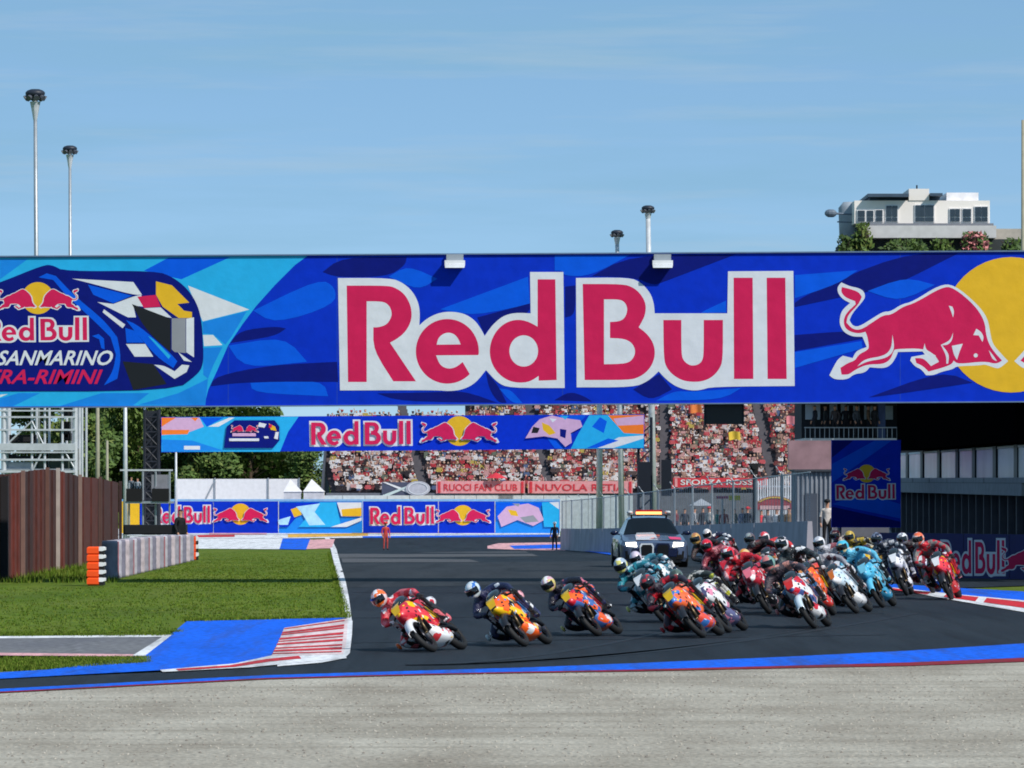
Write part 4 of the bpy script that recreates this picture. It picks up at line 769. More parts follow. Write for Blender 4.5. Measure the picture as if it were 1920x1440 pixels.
mb = MB(); mb.box(X(1492,186), X(1562,186), 186, 189, gz(186), Z(884,186)); mk('wall', mb, mat('cabin_grey', (140, 144, 154), .7), t)
for k in range(8):
    mb = MB(); px = 1495+k*8.5; mb.box(X(px,186), X(px+3,186), 185.93, 185.995, gz(186), Z(886,186)); mk('rib', mb, mat('cabin_rib', (140, 146, 156), .6), t)
mb = MB(); mb.box(X(1510,186), X(1532,186), 185.9, 185.99, gz(186), Z(925,186)); mk('door', mb, mat('cabin_door', (72, 80, 94), .6), t)
mb = MB(); mb.box(X(1489,186), X(1565,186), 185.8, 189.2, Z(884,186), Z(880,186)); mk('roof', mb, mat('cabin_roof', (60, 64, 72), .6), t)
t = empty('mesh_screen', (X(1515, 188), 188.6, Z(880,186)), 'pinkish screen panel above the grey cabin', 'screen'); mb = MB(); mb.box(X(1478,188.6), X(1562,188.6), 188.55, 188.65, Z(880,188.6), Z(826,188.6)); mk('cloth', mb, mat('screen_pinkish', (150, 118, 124), .8, var=.25, scale=1.5), t)  # pink colour stands in for the crowd seen through the mesh
mb = MB()
for px in (1479, 1520, 1561): mb.tube([(X(px,188.7),188.75,Z(882,188.7)),(X(px,188.7),188.75,Z(822,188.7))], .04, 6)
mk('frame', mb, STEEL, t)

# ------------------------------------------------------------ blue vertical sign
DS = 150.0
def fsign(u, v, lift): return ((u-960)/F*DS, DS-lift, H-(v-HOR)/F*DS)
t = empty('sponsor_sign', (X(1624, DS), DS, gz(DS)), 'tall blue sponsor sign with emblem and two words beside the dark pit building', 'sign')
mb = MB(); mb.box(X(1559,DS), X(1689,DS), DS, DS+.15, Z(989,DS), Z(825,DS)); mk('panel', mb, MBL, t)
for pts, m in (([(1560,870),(1640,826),(1672,826),(1560,905)], MBM), ([(1560,826),(1600,826),(1560,858)], MNV), ([(1620,925),(1688,945),(1688,972),(1560,945)], MBM), ([(1560,950),(1688,978),(1688,988),(1560,988)], MNV)): art(t, 'sign_artwork', fsign, pts, m, .012)
emblem(t, fsign, 1625, 888, 17, .012, rx=17); wordmark(t, fsign, 1566, 906, 1680, 938, .014, None, None)
for px in (1575, 1672):
    mb = MB(); mb.tube([(X(px,DS), DS+.25, gz(DS)), (X(px,DS), DS+.25, Z(830,DS))], .06, 8); mk('post', mb, STEEL, t)

# ------------------------------------------------------------ pit building along the right side
XF = 12.55; t = empty('pit_building', (XF+4, 145, 0), 'pit building coloured dark as in shade, with overhanging roof and a row of pale windows', 'building')
mb = MB(); mb.box(XF-.75, 30, 120.2, 157, 3.3, 7.4); mk('roof', mb, mat('roof_shade_black', (8, 8, 10), 1.0, spec=0.0), t)  # black stands in for deep shade; hidden upper part raised to shadow the sign
mb = MB(); mb.box(XF+.06, 30, 122.5, 169, 0, 3.29); mk('wall', mb, mat('pit_wall_shade_dark', (34, 38, 46), .8), t)  # dark tone stands in for the shaded recess behind the columns
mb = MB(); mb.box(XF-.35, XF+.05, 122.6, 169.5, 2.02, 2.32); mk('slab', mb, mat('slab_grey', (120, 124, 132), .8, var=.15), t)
MWN = mat('window_pale', (226, 228, 234), .2, var=.12, scale=.7, spec=.6)
WNS = [(116.6, 121.0), (122.6, 126.6), (127.6, 131.9), (133.2, 138.0), (139.2, 143.2), (144.4, 149.2), (150.6, 155.4), (156.8, 161.4), (162.6, 167.4)]
for k, (ya_, yb_) in enumerate(WNS):
    if ya_ < 122: continue
    f = MB(); f.box(XF-.06, XF+.055, ya_-1.0, ya_-.12, 2.33, 3.28); mk('mullion', f, mat('mullion_dark', (20, 26, 40), .5), t)
    wd = mk('window', MB().box(XF-.03, XF+.05, ya_, yb_, 2.40, 3.2), MWN, t)
    mk('frame', MB().box(XF-.05, XF+.02, ya_, yb_, 3.205, 3.26), PALE, wd)
    mk('balustrade', MB().box(XF-.34, XF-.3, ya_-.6, yb_+.5, 2.33, 2.46), mat('slab_grey', (120, 124, 132)), t)
y = 124.0
while y < 168:
    mb = MB(); mb.box(XF-.12, XF+.05, y-.09, y+.09, 0, 2.01); mk('column', mb, mat('column_grey', (78, 80, 88), .7), t); y += 2.2
# navy hoarding in the shade below it
def fr(u, v, lift):  # panel runs from (1640, d=128) to (1960, d=123)
    k = (u-1640)/320.0; a, b = X(1640, 128.0), X(1960, 123.0); return (a+(b-a)*k, 128.0-5.0*k-lift, H-(v-HOR)/F*125.0)
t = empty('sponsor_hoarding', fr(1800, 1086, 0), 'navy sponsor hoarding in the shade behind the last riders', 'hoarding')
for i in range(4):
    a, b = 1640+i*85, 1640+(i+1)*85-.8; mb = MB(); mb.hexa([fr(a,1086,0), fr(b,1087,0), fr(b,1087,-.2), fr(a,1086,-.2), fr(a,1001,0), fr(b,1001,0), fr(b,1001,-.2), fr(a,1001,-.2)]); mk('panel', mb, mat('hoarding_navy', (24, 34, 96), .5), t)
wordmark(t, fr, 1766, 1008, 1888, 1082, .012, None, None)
emblem(t, fr, 1965, 1045, 36, .012, rx=34)

# ------------------------------------------------------------ white control tower behind the banner
DT = 260.0; BX = lambda px: X(px, DT); BZ = lambda py: Z(py, DT)
t = empty('control_tower', (BX(1740), DT+4, gz(DT)), 'white control tower with square windows and planted terrace above the banner', 'building')
MWL = mat('white_render', (238, 230, 224), .8, var=.08, scale=.4); MGB = mat('grey_render', (202, 200, 200), .8, var=.08); MWD = mat('tower_glass', (46, 56, 66), .15, spec=.7)
mb = MB(); mb.box(BX(1602), BX(1856), DT, DT+7, BZ(419), BZ(376)); mk('wall', mb, MWL, t)
mb = MB(); mb.box(BX(1704), BX(1742), DT-.05, DT+4, BZ(375.8), BZ(354)); mk('stair_head', mb, MWL, t)
mb = MB(); mb.box(BX(1778), BX(1838), DT+1, DT+6, BZ(375.8), BZ(359)); mk('plant_room', mb, mat('white_panel', (226, 224, 228), .6), t)
mb = MB(); mb.box(BX(1626), BX(1703), DT-.5, DT+7, BZ(370), BZ(364)); mb.box(BX(1743), BX(1766), DT-.5, DT+7, BZ(368), BZ(363)); mb.box(BX(1632), BX(1700), DT+.5, DT+6, BZ(376), BZ(370)); mb.box(BX(1746), BX(1764), DT+.5, DT+6, BZ(376), BZ(368)); mk('roof', mb, mat('roof_blue_grey', (66, 84, 104), .6), t)
mb = MB(); mb.tube([(BX(1600), DT+2.5, BZ(455)), (BX(1600), DT+2.5, BZ(440)), (BX(1600), DT+2.5, BZ(385)), (BX(1600), DT+2.5, BZ(374))], [.35, .55, .6, .35], 14); mk('stair_turret', mb, mat('turret_grey', (148, 156, 166), .7), t, smooth=True)
mb = MB(); mb.box(BX(1616), BX(1866), DT-.6, DT+8, BZ(447), BZ(424)); mk('balcony_band', mb, MGB, t)
mb = MB(); mb.box(BX(1610), BX(1862), DT-.3, DT+8, BZ(423.8), BZ(419.2)); mk('ledge', mb, mat('ledge_grey', (120, 122, 130), .8), t)
for a, b, y0, y1, nn in ((1608,1622,415,395,1),(1625,1638,415,395,1),(1642,1655,415,394,1),(1661,1683,415,386,2),(1716,1751,415,385,2),(1781,1800,415,392,2),(1805,1821,415,392,1),(1828,1852,415,388,2)):
    f = MB(); f.box(BX(a-1.5), BX(b+1.5), DT-.06, DT-.004, BZ(y0+1), BZ(y1-1.5)); wd = mk('window', f, mat('window_frame_white', (226, 224, 226), .6), t)
    for k in range(nn):
        u0 = a+(b-a)*k/nn+.6; u1 = a+(b-a)*(k+1)/nn-.6
        for (v0, v1) in ((y0, y0-7), (y0-8.5, y1)):
            p = MB(); p.box(BX(u0), BX(u1), DT-.10, DT-.065, BZ(v0), BZ(v1)); mk('pane', p, MWD, wd)
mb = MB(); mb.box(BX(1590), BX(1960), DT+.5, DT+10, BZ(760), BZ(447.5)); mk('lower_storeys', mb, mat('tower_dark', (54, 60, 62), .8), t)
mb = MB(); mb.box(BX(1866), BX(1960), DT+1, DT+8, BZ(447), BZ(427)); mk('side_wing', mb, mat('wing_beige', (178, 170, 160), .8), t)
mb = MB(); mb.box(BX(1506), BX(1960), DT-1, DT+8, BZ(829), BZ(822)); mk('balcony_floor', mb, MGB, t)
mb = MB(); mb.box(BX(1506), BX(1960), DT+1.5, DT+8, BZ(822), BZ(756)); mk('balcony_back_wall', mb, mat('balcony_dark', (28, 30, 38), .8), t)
mb = MB(); mb.box(BX(1506), BX(1960), DT-3.5, DT+8, BZ(755.5), BZ(738)); mk('added_shade_canopy', mb, mat('shade_canopy_dark', (40, 44, 52), .8), t)  # slab added out of view, only to keep the balcony in shade
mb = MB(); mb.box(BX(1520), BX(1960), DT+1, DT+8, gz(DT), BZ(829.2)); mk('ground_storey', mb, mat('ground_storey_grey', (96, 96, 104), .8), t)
for a, b in ((1513, 1541), (1559, 1573), (1580, 1595), (1603, 1615), (1624, 1640), (1662, 1678)):
    p = MB(); p.box(BX(a), BX(b), DT+1.4, DT+1.48, BZ(786), BZ(757)); mk('balcony_panel', p, mat('balcony_pale', (176, 184, 196), .4), t)
mb = MB(); mb.box(BX(1644), BX(1658), DT-.8, DT-.5, BZ(822), BZ(752)); mk('column', mb, mat('column_blue', (60, 76, 116), .6), t)
mb = MB()
for px in range(1508, 1700, 9): mb.tube([(BX(px), DT-.95, BZ(822)), (BX(px), DT-.95, BZ(802))], .02, 4)
mb.tube([(BX(1506), DT-.95, BZ(802)), (BX(1700), DT-.95, BZ(802))], .03, 5); mk('railing', mb, STEEL, t)
mb = MB(); mb.tube([(BX(1600), DT+1, BZ(400)), (BX(1562), DT+1, BZ(398))], .06, 6); mb.ball((BX(1560), DT+1, BZ(398)), (.32, .25, .22), 10, 7); mb.tube([(BX(1600), DT+1, BZ(415)), (BX(1572), DT+1, BZ(414))], .04, 6); mk('camera_arm', mb, mat('arm_grey', (104, 116, 132), .5), t)
mb = MB(); mb.tube([(BX(1722), DT+1, BZ(354)), (BX(1722), DT+1, BZ(345))], .04, 6); mk('antenna', mb, DARK, t)
def bush(px, d, w_, h_, z0, nl, cols, label, name='shrub'):
    q = random.Random(int(px)); e = empty(name, (X(px, d), d, z0), label, 'shrub', 'terrace shrubs'); mb = MB(); st = MB()
    for k in range(9): a = q.uniform(0, 6.28); st.tube([(0,0,0), (math.cos(a)*w_*.3, math.sin(a)*w_*.3, h_*.5), (math.cos(a)*w_*.7, math.sin(a)*w_*.6, h_*q.uniform(.6,.95))], [.05, .04, .015], 5)
    for k in range(nl):
        v = Vector((q.gauss(0, .42), q.gauss(0, .42), q.uniform(0, 1))); 
        if v.x**2+v.y**2 > 1-v.z*.75+.15*math.sin(k): v = v*.5
        p = Vector((v.x*w_, v.y*w_, v.z*h_)); s = q.uniform(.08, .2); u = Vector((q.gauss(0,1), q.gauss(0,1), q.gauss(0,1))).normalized(); t2 = u.orthogonal().normalized()
        mb.add([p-u*s, p+t2*s*.6, p+u*s, p-t2*s*.6], [(0,1,2,3)], q.randrange(len(cols)))
    mk('stem', st, MTK, e, local=True); mk('foliage', mb, cols, e, local=True)
FLW = [ML[2], ML[0], mat('flower_pink', (204, 130, 130), .7), mat('leaf_purple', (92, 46, 52), .7), mat('leaf_purple2', (120, 66, 66), .7)]
bush(1617, DT-1, .62, 1.6, BZ(480), 420, [ML[1], ML[0], ML[3]], 'bright green shrub on the tower terrace')
bush(1588, DT-1, .7, 1.0, BZ(480), 300, [ML[2], ML[2], ML[0]], 'dark low shrub at the terrace corner')
bush(1700, DT-1, 1.6, .75, BZ(480), 500, [ML[2], ML[0]], 'long dark planting under the white balcony band')
bush(1765, DT-1, .8, .8, BZ(480), 300, [ML[0], ML[1], ML[2]], 'mid green planting beside the flowers')
bush(1828, DT-1.2, 1.0, 1.15, BZ(480), 650, FLW, 'purple and pink flowering shrub on the tower terrace')
bush(1900, DT-1, .9, .8, BZ(480), 300, [ML[2], ML[0]], 'dark shrub beside the grey pole on the terrace')

# ------------------------------------------------------------ people
def skin_mesh(name, nodes, edges, root, zones, sub=1):
    """continuous body grown round a skeleton; faces take the zone of the nearest bone"""
    ks = list(nodes); ix = {k: i for i, k in enumerate(ks)}
    me = bpy.data.meshes.new(name); me.from_pydata([nodes[k][0] for k in ks], [(ix[a], ix[b]) for a, b, z in edges], []); me.update()
    o = bpy.data.objects.new(name, me); COL.objects.link(o); o.modifiers.new('skin', 'SKIN')
    for k in ks:
        r = nodes[k][1]; d = me.skin_vertices[0].data[ix[k]]; d.radius = (r, r) if not isinstance(r, tuple) else r; d.use_root = (k == root)
    s = o.modifiers.new('sub', 'SUBSURF'); s.levels = sub; s.render_levels = sub
    dp = bpy.context.evaluated_depsgraph_get(); dp.update(); out = bpy.data.meshes.new_from_object(o.evaluated_get(dp)); out.name = name
    bpy.data.objects.remove(o)
    for p in out.polygons:
        c = p.center; best = None
        for a, b, z in edges:
            A, B = Vector(nodes[a][0]), Vector(nodes[b][0]); t = max(0, min(1, (c-A).dot(B-A)/max(1e-9, (B-A).length_squared))); dd = (A.lerp(B, t)-c).length
            if best is None or dd < best[0]: best = (dd, z)
        p.material_index = zones.index(best[1]); p.use_smooth = True
    return out
SK = mat('skin', (190, 140, 116), .6); HAIR = mat('hair_dark', (44, 34, 30), .8)
# standing figure (faces -Y), 1.75 m
sn = {'pel':((0,0,.95),(.15,.11)),'bel':((0,0,1.1),(.14,.10)),'che':((0,0,1.3),(.17,.12)),'nek':((0,0,1.47),.06),'hd0':((0,-.01,1.56),.075),'hd1':((0,-.015,1.66),.098),'hd2':((0,-.0,1.73),.06)}
se = [('pel','bel','top'),('bel','che','top'),('che','nek','top'),('nek','hd0','skin'),('hd0','hd1','skin'),('hd1','hd2','hair')]
for s, n_ in ((1,'l'),(-1,'r')):
    sn.update({'sh'+n_:((s*.19,0,1.40),.068),'el'+n_:((s*.25,.02,1.13),.05),'wr'+n_:((s*.24,-.10,.90),.036),'ha'+n_:((s*.235,-.13,.82),.04),'fi'+n_:((s*.225,-.15,.74),.022),
               'th'+n_:((s*.20,-.17,.82),.014),'hp'+n_:((s*.095,0,.88),.095),'kn'+n_:((s*.11,-.01,.50),.065),'an'+n_:((s*.12,.02,.09),.045),'to'+n_:((s*.14,-.15,.04),.04)})
    se += [('che','sh'+n_,'top'),('sh'+n_,'el'+n_,'top'),('el'+n_,'wr'+n_,'arm'),('wr'+n_,'ha'+n_,'skin'),('ha'+n_,'fi'+n_,'skin'),('ha'+n_,'th'+n_,'skin'),('pel','hp'+n_,'leg'),('hp'+n_,'kn'+n_,'leg'),('kn'+n_,'an'+n_,'leg'),('an'+n_,'to'+n_,'shoe')]
PZ = ['skin', 'hair', 'top', 'arm', 'leg', 'shoe']
STAND = skin_mesh('standing_body', sn, se, 'pel', PZ)
def set_slots(o, ms):
    while len(o.data.materials) < len(ms): o.data.materials.append(ms[len(o.data.materials)])
    for i, m in enumerate(ms): o.material_slots[i].link = 'OBJECT'; o.material_slots[i].material = m
def cm(rgb, r=.8): return mat('cloth_%d_%d_%d' % rgb, rgb, r, var=.25, scale=9)
def person(px, py, d, top_, leg_, label, rot=0.0, hat=None, h=1.75, z=None, arm=None, cat='person', group=None):
    zz = gz(d) if z is None else z
    e = empty('person', (X(px, d), d, zz), label, cat, group, rot=(0, 0, rot)); e.scale = (h/1.75,)*3
    b = bpy.data.objects.new('body', STAND); COL.objects.link(b); b.parent = e
    set_slots(b, [SK, HAIR, cm(top_), cm(arm or top_), cm(leg_), cm((30, 30, 34))])
    f = MB(); f.tube([(0,-.10,1.645),(0,-.128,1.615)], [.012, .016], 6); mk('nose', f, SK, e, local=True)
    f = MB(); f.ball((.036,-.098,1.66), .013, 6, 5); f.ball((-.036,-.098,1.66), .013, 6, 5); mk('eyes', f, HAIR, e, local=True)
    if hat:
        f = MB(); f.ball((0,-.0,1.70), (.115,.13,.085), 12, 7); f.box(-.08,.08,-.22,-.08,1.68,1.695); mk('hat', f, cm(hat), e, local=True, smooth=True)
    return e
person(723, 1035, 318, (190, 62, 56), (176, 70, 66), 'marshal in red and orange overalls standing on the far track', .4, hat=(200, 60, 50))
person(1040, 1033, 318, (26, 30, 52), (20, 22, 34), 'person in dark clothes with white cap on the pit entry kerb', -.3, hat=(226, 226, 230))
person(246, 0, 215.5, (90, 100, 110), (30, 30, 36), 'camera operator in grey at the left of the camera platform', .5, z=Z(940,215.5), h=1.05)
person(258, 0, 215.6, (150, 160, 170), (30, 30, 36), 'second camera operator in pale grey on the camera platform', -.4, z=Z(940,215.6), h=1.0)
person(338, 0, 189.6, (20, 20, 24), (20, 20, 24), 'person in black standing by the covered cart', .9, z=gz(190), h=1.85)
person(636, 0, 440, (150, 90, 90), (40, 46, 70), 'spectator in faded red top standing behind the far hoarding', .2, z=gz(440), h=3.45/1.0 if False else 1.8)
person(650, 0, 441, (70, 66, 66), (24, 24, 28), 'spectator in dark clothes standing behind the far hoarding', -.2, z=gz(440), h=1.8)
for i, (px, c) in enumerate(((1528, (40, 44, 60)), (1548, (34, 40, 46)), (1566, (70, 62, 66)), (1586, (30, 34, 44)), (1606, (80, 84, 96)), (1628, (130, 104, 84)), (1640, (36, 38, 44)))):
    person(px, 0, 259.2+(i % 2)*.5, c, (28, 30, 38), ['guest in navy on the shaded tower balcony', 'guest in charcoal on the shaded tower balcony', 'guest in grey brown on the shaded tower balcony', 'guest in dark blue on the shaded tower balcony', 'guest in pale grey on the shaded tower balcony', 'guest in tan with dark cap by the balcony column', 'guest in black beside the balcony column'][i], i*.7-2, hat=(30, 30, 34) if i == 5 else None, z=Z(822, 260), h=1.7)
mb = MB(); mb.hexa([(X(1262,302),302,gz(302)-.2),(X(1300,302)+9,302,gz(302)-.2),(X(1560,232)+3,232,gz(232)-.2),(X(1385,232),232,gz(232)-.2),(X(1262,302),302,-.95),(X(1300,302)+9,302,-.95),(X(1560,232)+3,232,-.62),(X(1385,232),232,-.62)]); o = mk('paddock_terrace', mb, CONC); o['kind'] = 'structure'
PD = [(1268,300,(120,60,64),'maroon'),(1284,296,(60,62,72),'slate'),(1302,290,(170,170,176),'light grey'),(1318,287,(44,44,52),'black'),(1330,282,(196,190,186),'cream'),(1345,276,(40,130,116),'teal'),(1357,272,(150,70,60),'brick red'),(1378,264,(70,74,60),'olive'),(1392,262,(90,100,130),'denim blue'),(1402,258,(40,46,60),'navy'),(1428,250,(206,60,66),'scarlet'),(1440,246,(96,100,112),'grey'),(1456,242,(226,226,230),'white'),(1466,240,(50,54,60),'charcoal'),(1480,237,(150,120,90),'tan'),(1492,236,(180,130,140),'dusty pink')]
for i, (px, d, c, nm) in enumerate(PD):
    person(px, 0, d, c, ((44, 48, 64), (30, 30, 34), (110, 104, 96))[i % 3], 'person in %s top on the terrace behind the catch fence' % nm, i*1.9-2, hat=(200, 50, 56) if i in (4, 9) else None, z=-.62-(d-232)/70*.33, h=1.66+.03*(i % 5), group='people behind the catch fence')
person(1551, 0, 178, (206, 196, 190), (24, 22, 26), 'person in cream top and dark cap beside the blue sponsor sign', 0, hat=(24, 24, 28), z=gz(178)+.4, h=1.7, arm=(70, 64, 66))
mb = MB(); mb.box(X(1536,178), X(1562,178), 177.5, 178.5, gz(178), gz(178)+.4); tag(mk('stand_plinth', mb, CONC), 'concrete plinth under the person beside the sponsor sign', 'plinth')

# ------------------------------------------------------------ racing motorcycle (x forward, y left; the tyre's rolling axis is at z = 0.05)
TR = .05
def sec(x, hw, zb, zt, n=14, p=2.6, yc=0):
    r = []
    for i in range(n):
        a = 6.28318*i/n; c, s_ = math.cos(a), math.sin(a)
        r.append((x, yc+hw*math.copysign(abs(c)**(2/p), c), (zb+zt)/2-TR+(zt-zb)/2*math.copysign(abs(s_)**(2/p), s_)))
    return r
BP = {}   # part name -> MB
def bpart(n_, mb, smooth=True): BP[n_] = (mb, smooth)
m_ = MB(); m_.loft([sec(.80,.02,.70,.74), sec(.76,.06,.66,.79), sec(.68,.10,.62,.85), sec(.56,.14,.57,.90), sec(.44,.165,.52,.93,14,3), sec(.34,.175,.44,.92,14,3.4), sec(.22,.18,.36,.87,14,3.6), sec(.02,.172,.36,.78,14,3.4), sec(-.18,.155,.40,.76), sec(-.28,.11,.48,.72)]); bpart('fairing', m_)
m_ = MB(); m_.loft([sec(.38,.05,.36,.50), sec(.33,.135,.26,.48,14,3), sec(.20,.16,.17,.40,14,3.4), sec(.0,.155,.13,.36,14,3.4), sec(-.22,.14,.13,.36,14,3), sec(-.36,.09,.17,.33), sec(-.44,.04,.22,.29)]); bpart('belly_pan', m_)
m_ = MB(); m_.loft([sec(.60,.06,.86,.90), sec(.52,.105,.86,.98), sec(.42,.125,.86,1.03), sec(.30,.13,.88,1.04), sec(.24,.11,.90,1.0)]); bpart('windscreen', m_)
m_ = MB(); m_.loft([sec(.24,.12,.72,.88), sec(.12,.15,.72,.97), sec(-.05,.15,.72,.98), sec(-.22,.12,.72,.90), sec(-.32,.08,.72,.82)]); bpart('fuel_tank', m_)
m_ = MB(); m_.loft([sec(-.22,.09,.74,.82), sec(-.36,.12,.76,.83), sec(-.52,.12,.78,.85), sec(-.60,.10,.80,.86)]); bpart('seat', m_)
m_ = MB(); m_.loft([sec(-.50,.12,.76,.86), sec(-.62,.13,.77,.98), sec(-.78,.11,.82,1.00), sec(-.92,.07,.88,.98), sec(-1.0,.03,.92,.96)]); bpart('tail', m_)
rings = []
for k in range(9):
    a = R(20+k*15); q = .325
    rings.append([(.61+q*math.cos(a)*1.0, w_, .30-TR+q*math.sin(a)-dz) for w_, dz in ((-.062,.09),(-.055,.02),(0,0),(.055,.02),(.062,.09),(.05,.09),(.045,.03),(0,.012),(-.045,.03),(-.05,.09))])
m_ = MB(); m_.loft(rings); bpart('front_fender', m_)
m_ = MB(); m_.tube([(.60,.10,.30-TR),(.42,.11,.72-TR)], [.028,.026], 8); m_.tube([(.60,-.10,.30-TR),(.42,-.11,.72-TR)], [.028,.026], 8); m_.tube([(.61,-.11,.30-TR),(.61,.11,.30-TR)], .016, 8); bpart('front_fork', m_)
m_ = MB()
for s in (-1, 1): m_.tube([(-.12,s*.09,.40-TR),(-.40,s*.10,.38-TR),(-.62,s*.095,.30-TR)], [.04,.035,.03], 8)
m_.tube([(-.61,-.11,.30-TR),(-.61,.11,.30-TR)], .018, 8); bpart('swingarm', m_)
m_ = MB(); m_.loft([sec(.12,.11,.24,.74,12), sec(-.02,.12,.22,.74,12), sec(-.2,.12,.26,.74,12), sec(-.3,.10,.34,.72,12)]); bpart('engine', m_)
m_ = MB(); m_.tube([(.05,-.12,.22-TR),(-.35,-.16,.24-TR),(-.55,-.18,.40-TR),(-.78,-.19,.50-TR)], [.03,.035,.045,.05], 10); bpart('exhaust', m_)
m_ = MB(); m_.tube([(.37,.12,.86-TR),(.36,.20,.84-TR),(.31,.34,.80-TR)], .017, 8); m_.tube([(.37,-.12,.86-TR),(.36,-.20,.84-TR),(.31,-.34,.80-TR)], .017, 8); m_.tube([(.37,-.13,.86-TR),(.37,.13,.86-TR)], .02, 8); bpart('handlebar', m_)
m_ = MB(); m_.add([(.775,-.055,.72-TR),(.775,.055,.72-TR),(.60,.085,.885-TR),(.60,-.085,.885-TR),(.70,.075,.84-TR),(.70,-.075,.84-TR)], [(0,1,4,5),(5,4,2,3)]); 
for v in range(len(m_.v)): m_.v[v] = (m_.v[v][0]+.035, m_.v[v][1], m_.v[v][2]+.03)
bpart('number_plate', m_, False)
m_ = MB()
for s in (-1, 1):
    m_.add([(.15,s*.184,.50-TR),(-.16,s*.172,.48-TR),(-.12,s*.170,.68-TR),(.19,s*.186,.72-TR)], [(0,1,2,3) if s < 0 else (3,2,1,0)])
bpart('side_panel', m_, False)
m_ = MB(); m_.box(.37,.41,-.135,.135,.34-TR,.58-TR); bpart('radiator', m_, False)
qd = random.Random(4); m_ = MB()
for nm_, pr in (('fairing', .75), ('belly_pan', .6), ('tail', .6)):
    src = BP[nm_][0]
    for f in src.f:
        if len(f) != 4 or qd.random() > pr: continue
        P4 = [Vector(src.v[k]) for k in f]; nn = (P4[2]-P4[0]).cross(P4[3]-P4[1])
        if nn.length < 1e-6: continue
        nn.normalize(); cc = sum(P4, Vector())/4
        if nn.y*cc.y < 0: nn = -nn
        if abs(nn.y) < .4 or (P4[2]-P4[0]).length*(P4[3]-P4[1]).length < .012: continue
        u0 = qd.uniform(.05, .35); u1 = u0+qd.uniform(.3, .6); v0 = qd.uniform(.1, .4); v1 = v0+qd.uniform(.2, .45); sk = qd.uniform(-.1, .1)
        bl = lambda u, v: (P4[0].lerp(P4[1], u)).lerp(P4[3].lerp(P4[2], u), v)+nn*.004
        q4 = [bl(u0, v0), bl(u1, v0+sk), bl(u1, v1+sk), bl(u0, v1)]
        if (q4[1]-q4[0]).cross(q4[2]-q4[0]).dot(nn) < 0: q4.reverse()
        m_.add(q4, [(0, 1, 2, 3)], qd.choice((0, 0, 1, 2)))
o = mk('decals', m_, [BLK, BLK, BLK], None, local=True); DEC = o.data; bpy.data.objects.remove(o)
def wheel(cx, tw):
    ty = MB(); ty.torus((cx,0,.30-TR), .25, TR, 'y', 36, 12, 0, tw/.1)
    rm = MB(); rm.torus((cx,0,.30-TR), .205, .016, 'y', 30, 6, 0, 2.2); rm.tube([(cx,-.06,.30-TR),(cx,.06,.30-TR)], .04, 10)
    for k in range(5): a = k*1.2566; rm.tube([(cx,0,.30-TR),(cx+.2*math.cos(a),0,.30-TR+.2*math.sin(a))], [.02,.015], 6)
    for s in (-1, 1): rm.tube([(cx,s*.066,.30-TR),(cx,s*.071,.30-TR)], .13, 20)
    return ty, rm
FW, RW = wheel(.61, .095), wheel(-.61, .12)
MTYRE = mat('tyre_rubber', (24, 24, 26), .7, var=.15); MRIM = mat('rim_dark', (40, 40, 46), .35, .7); MGLS = mat('smoked_screen', (34, 40, 46), .08, spec=.6, coat=.6)
ENG = mat('engine_dark', (30, 30, 34), .5, .5); EXH = mat('exhaust_steel', (120, 110, 100), .35, .9)
BM = {}
for k, (mb_, sm) in BP.items():
    o = mk(k, mb_, BLK, None, local=True, smooth=sm); recalc(o); BM[k] = o.data; bpy.data.objects.remove(o)
for k, mb_ in (('ft', FW[0]), ('fr', FW[1]), ('rt', RW[0]), ('rr', RW[1])):
    o = mk(k, mb_, BLK, None, local=True, smooth=True); recalc(o); BM[k] = o.data; bpy.data.objects.remove(o)
def inst(name, me, m, parent):
    o = bpy.data.objects.new(name, me); COL.objects.link(o); o.parent = parent; o.material_slots[0].link = 'OBJECT'; o.material_slots[0].material = m; return o

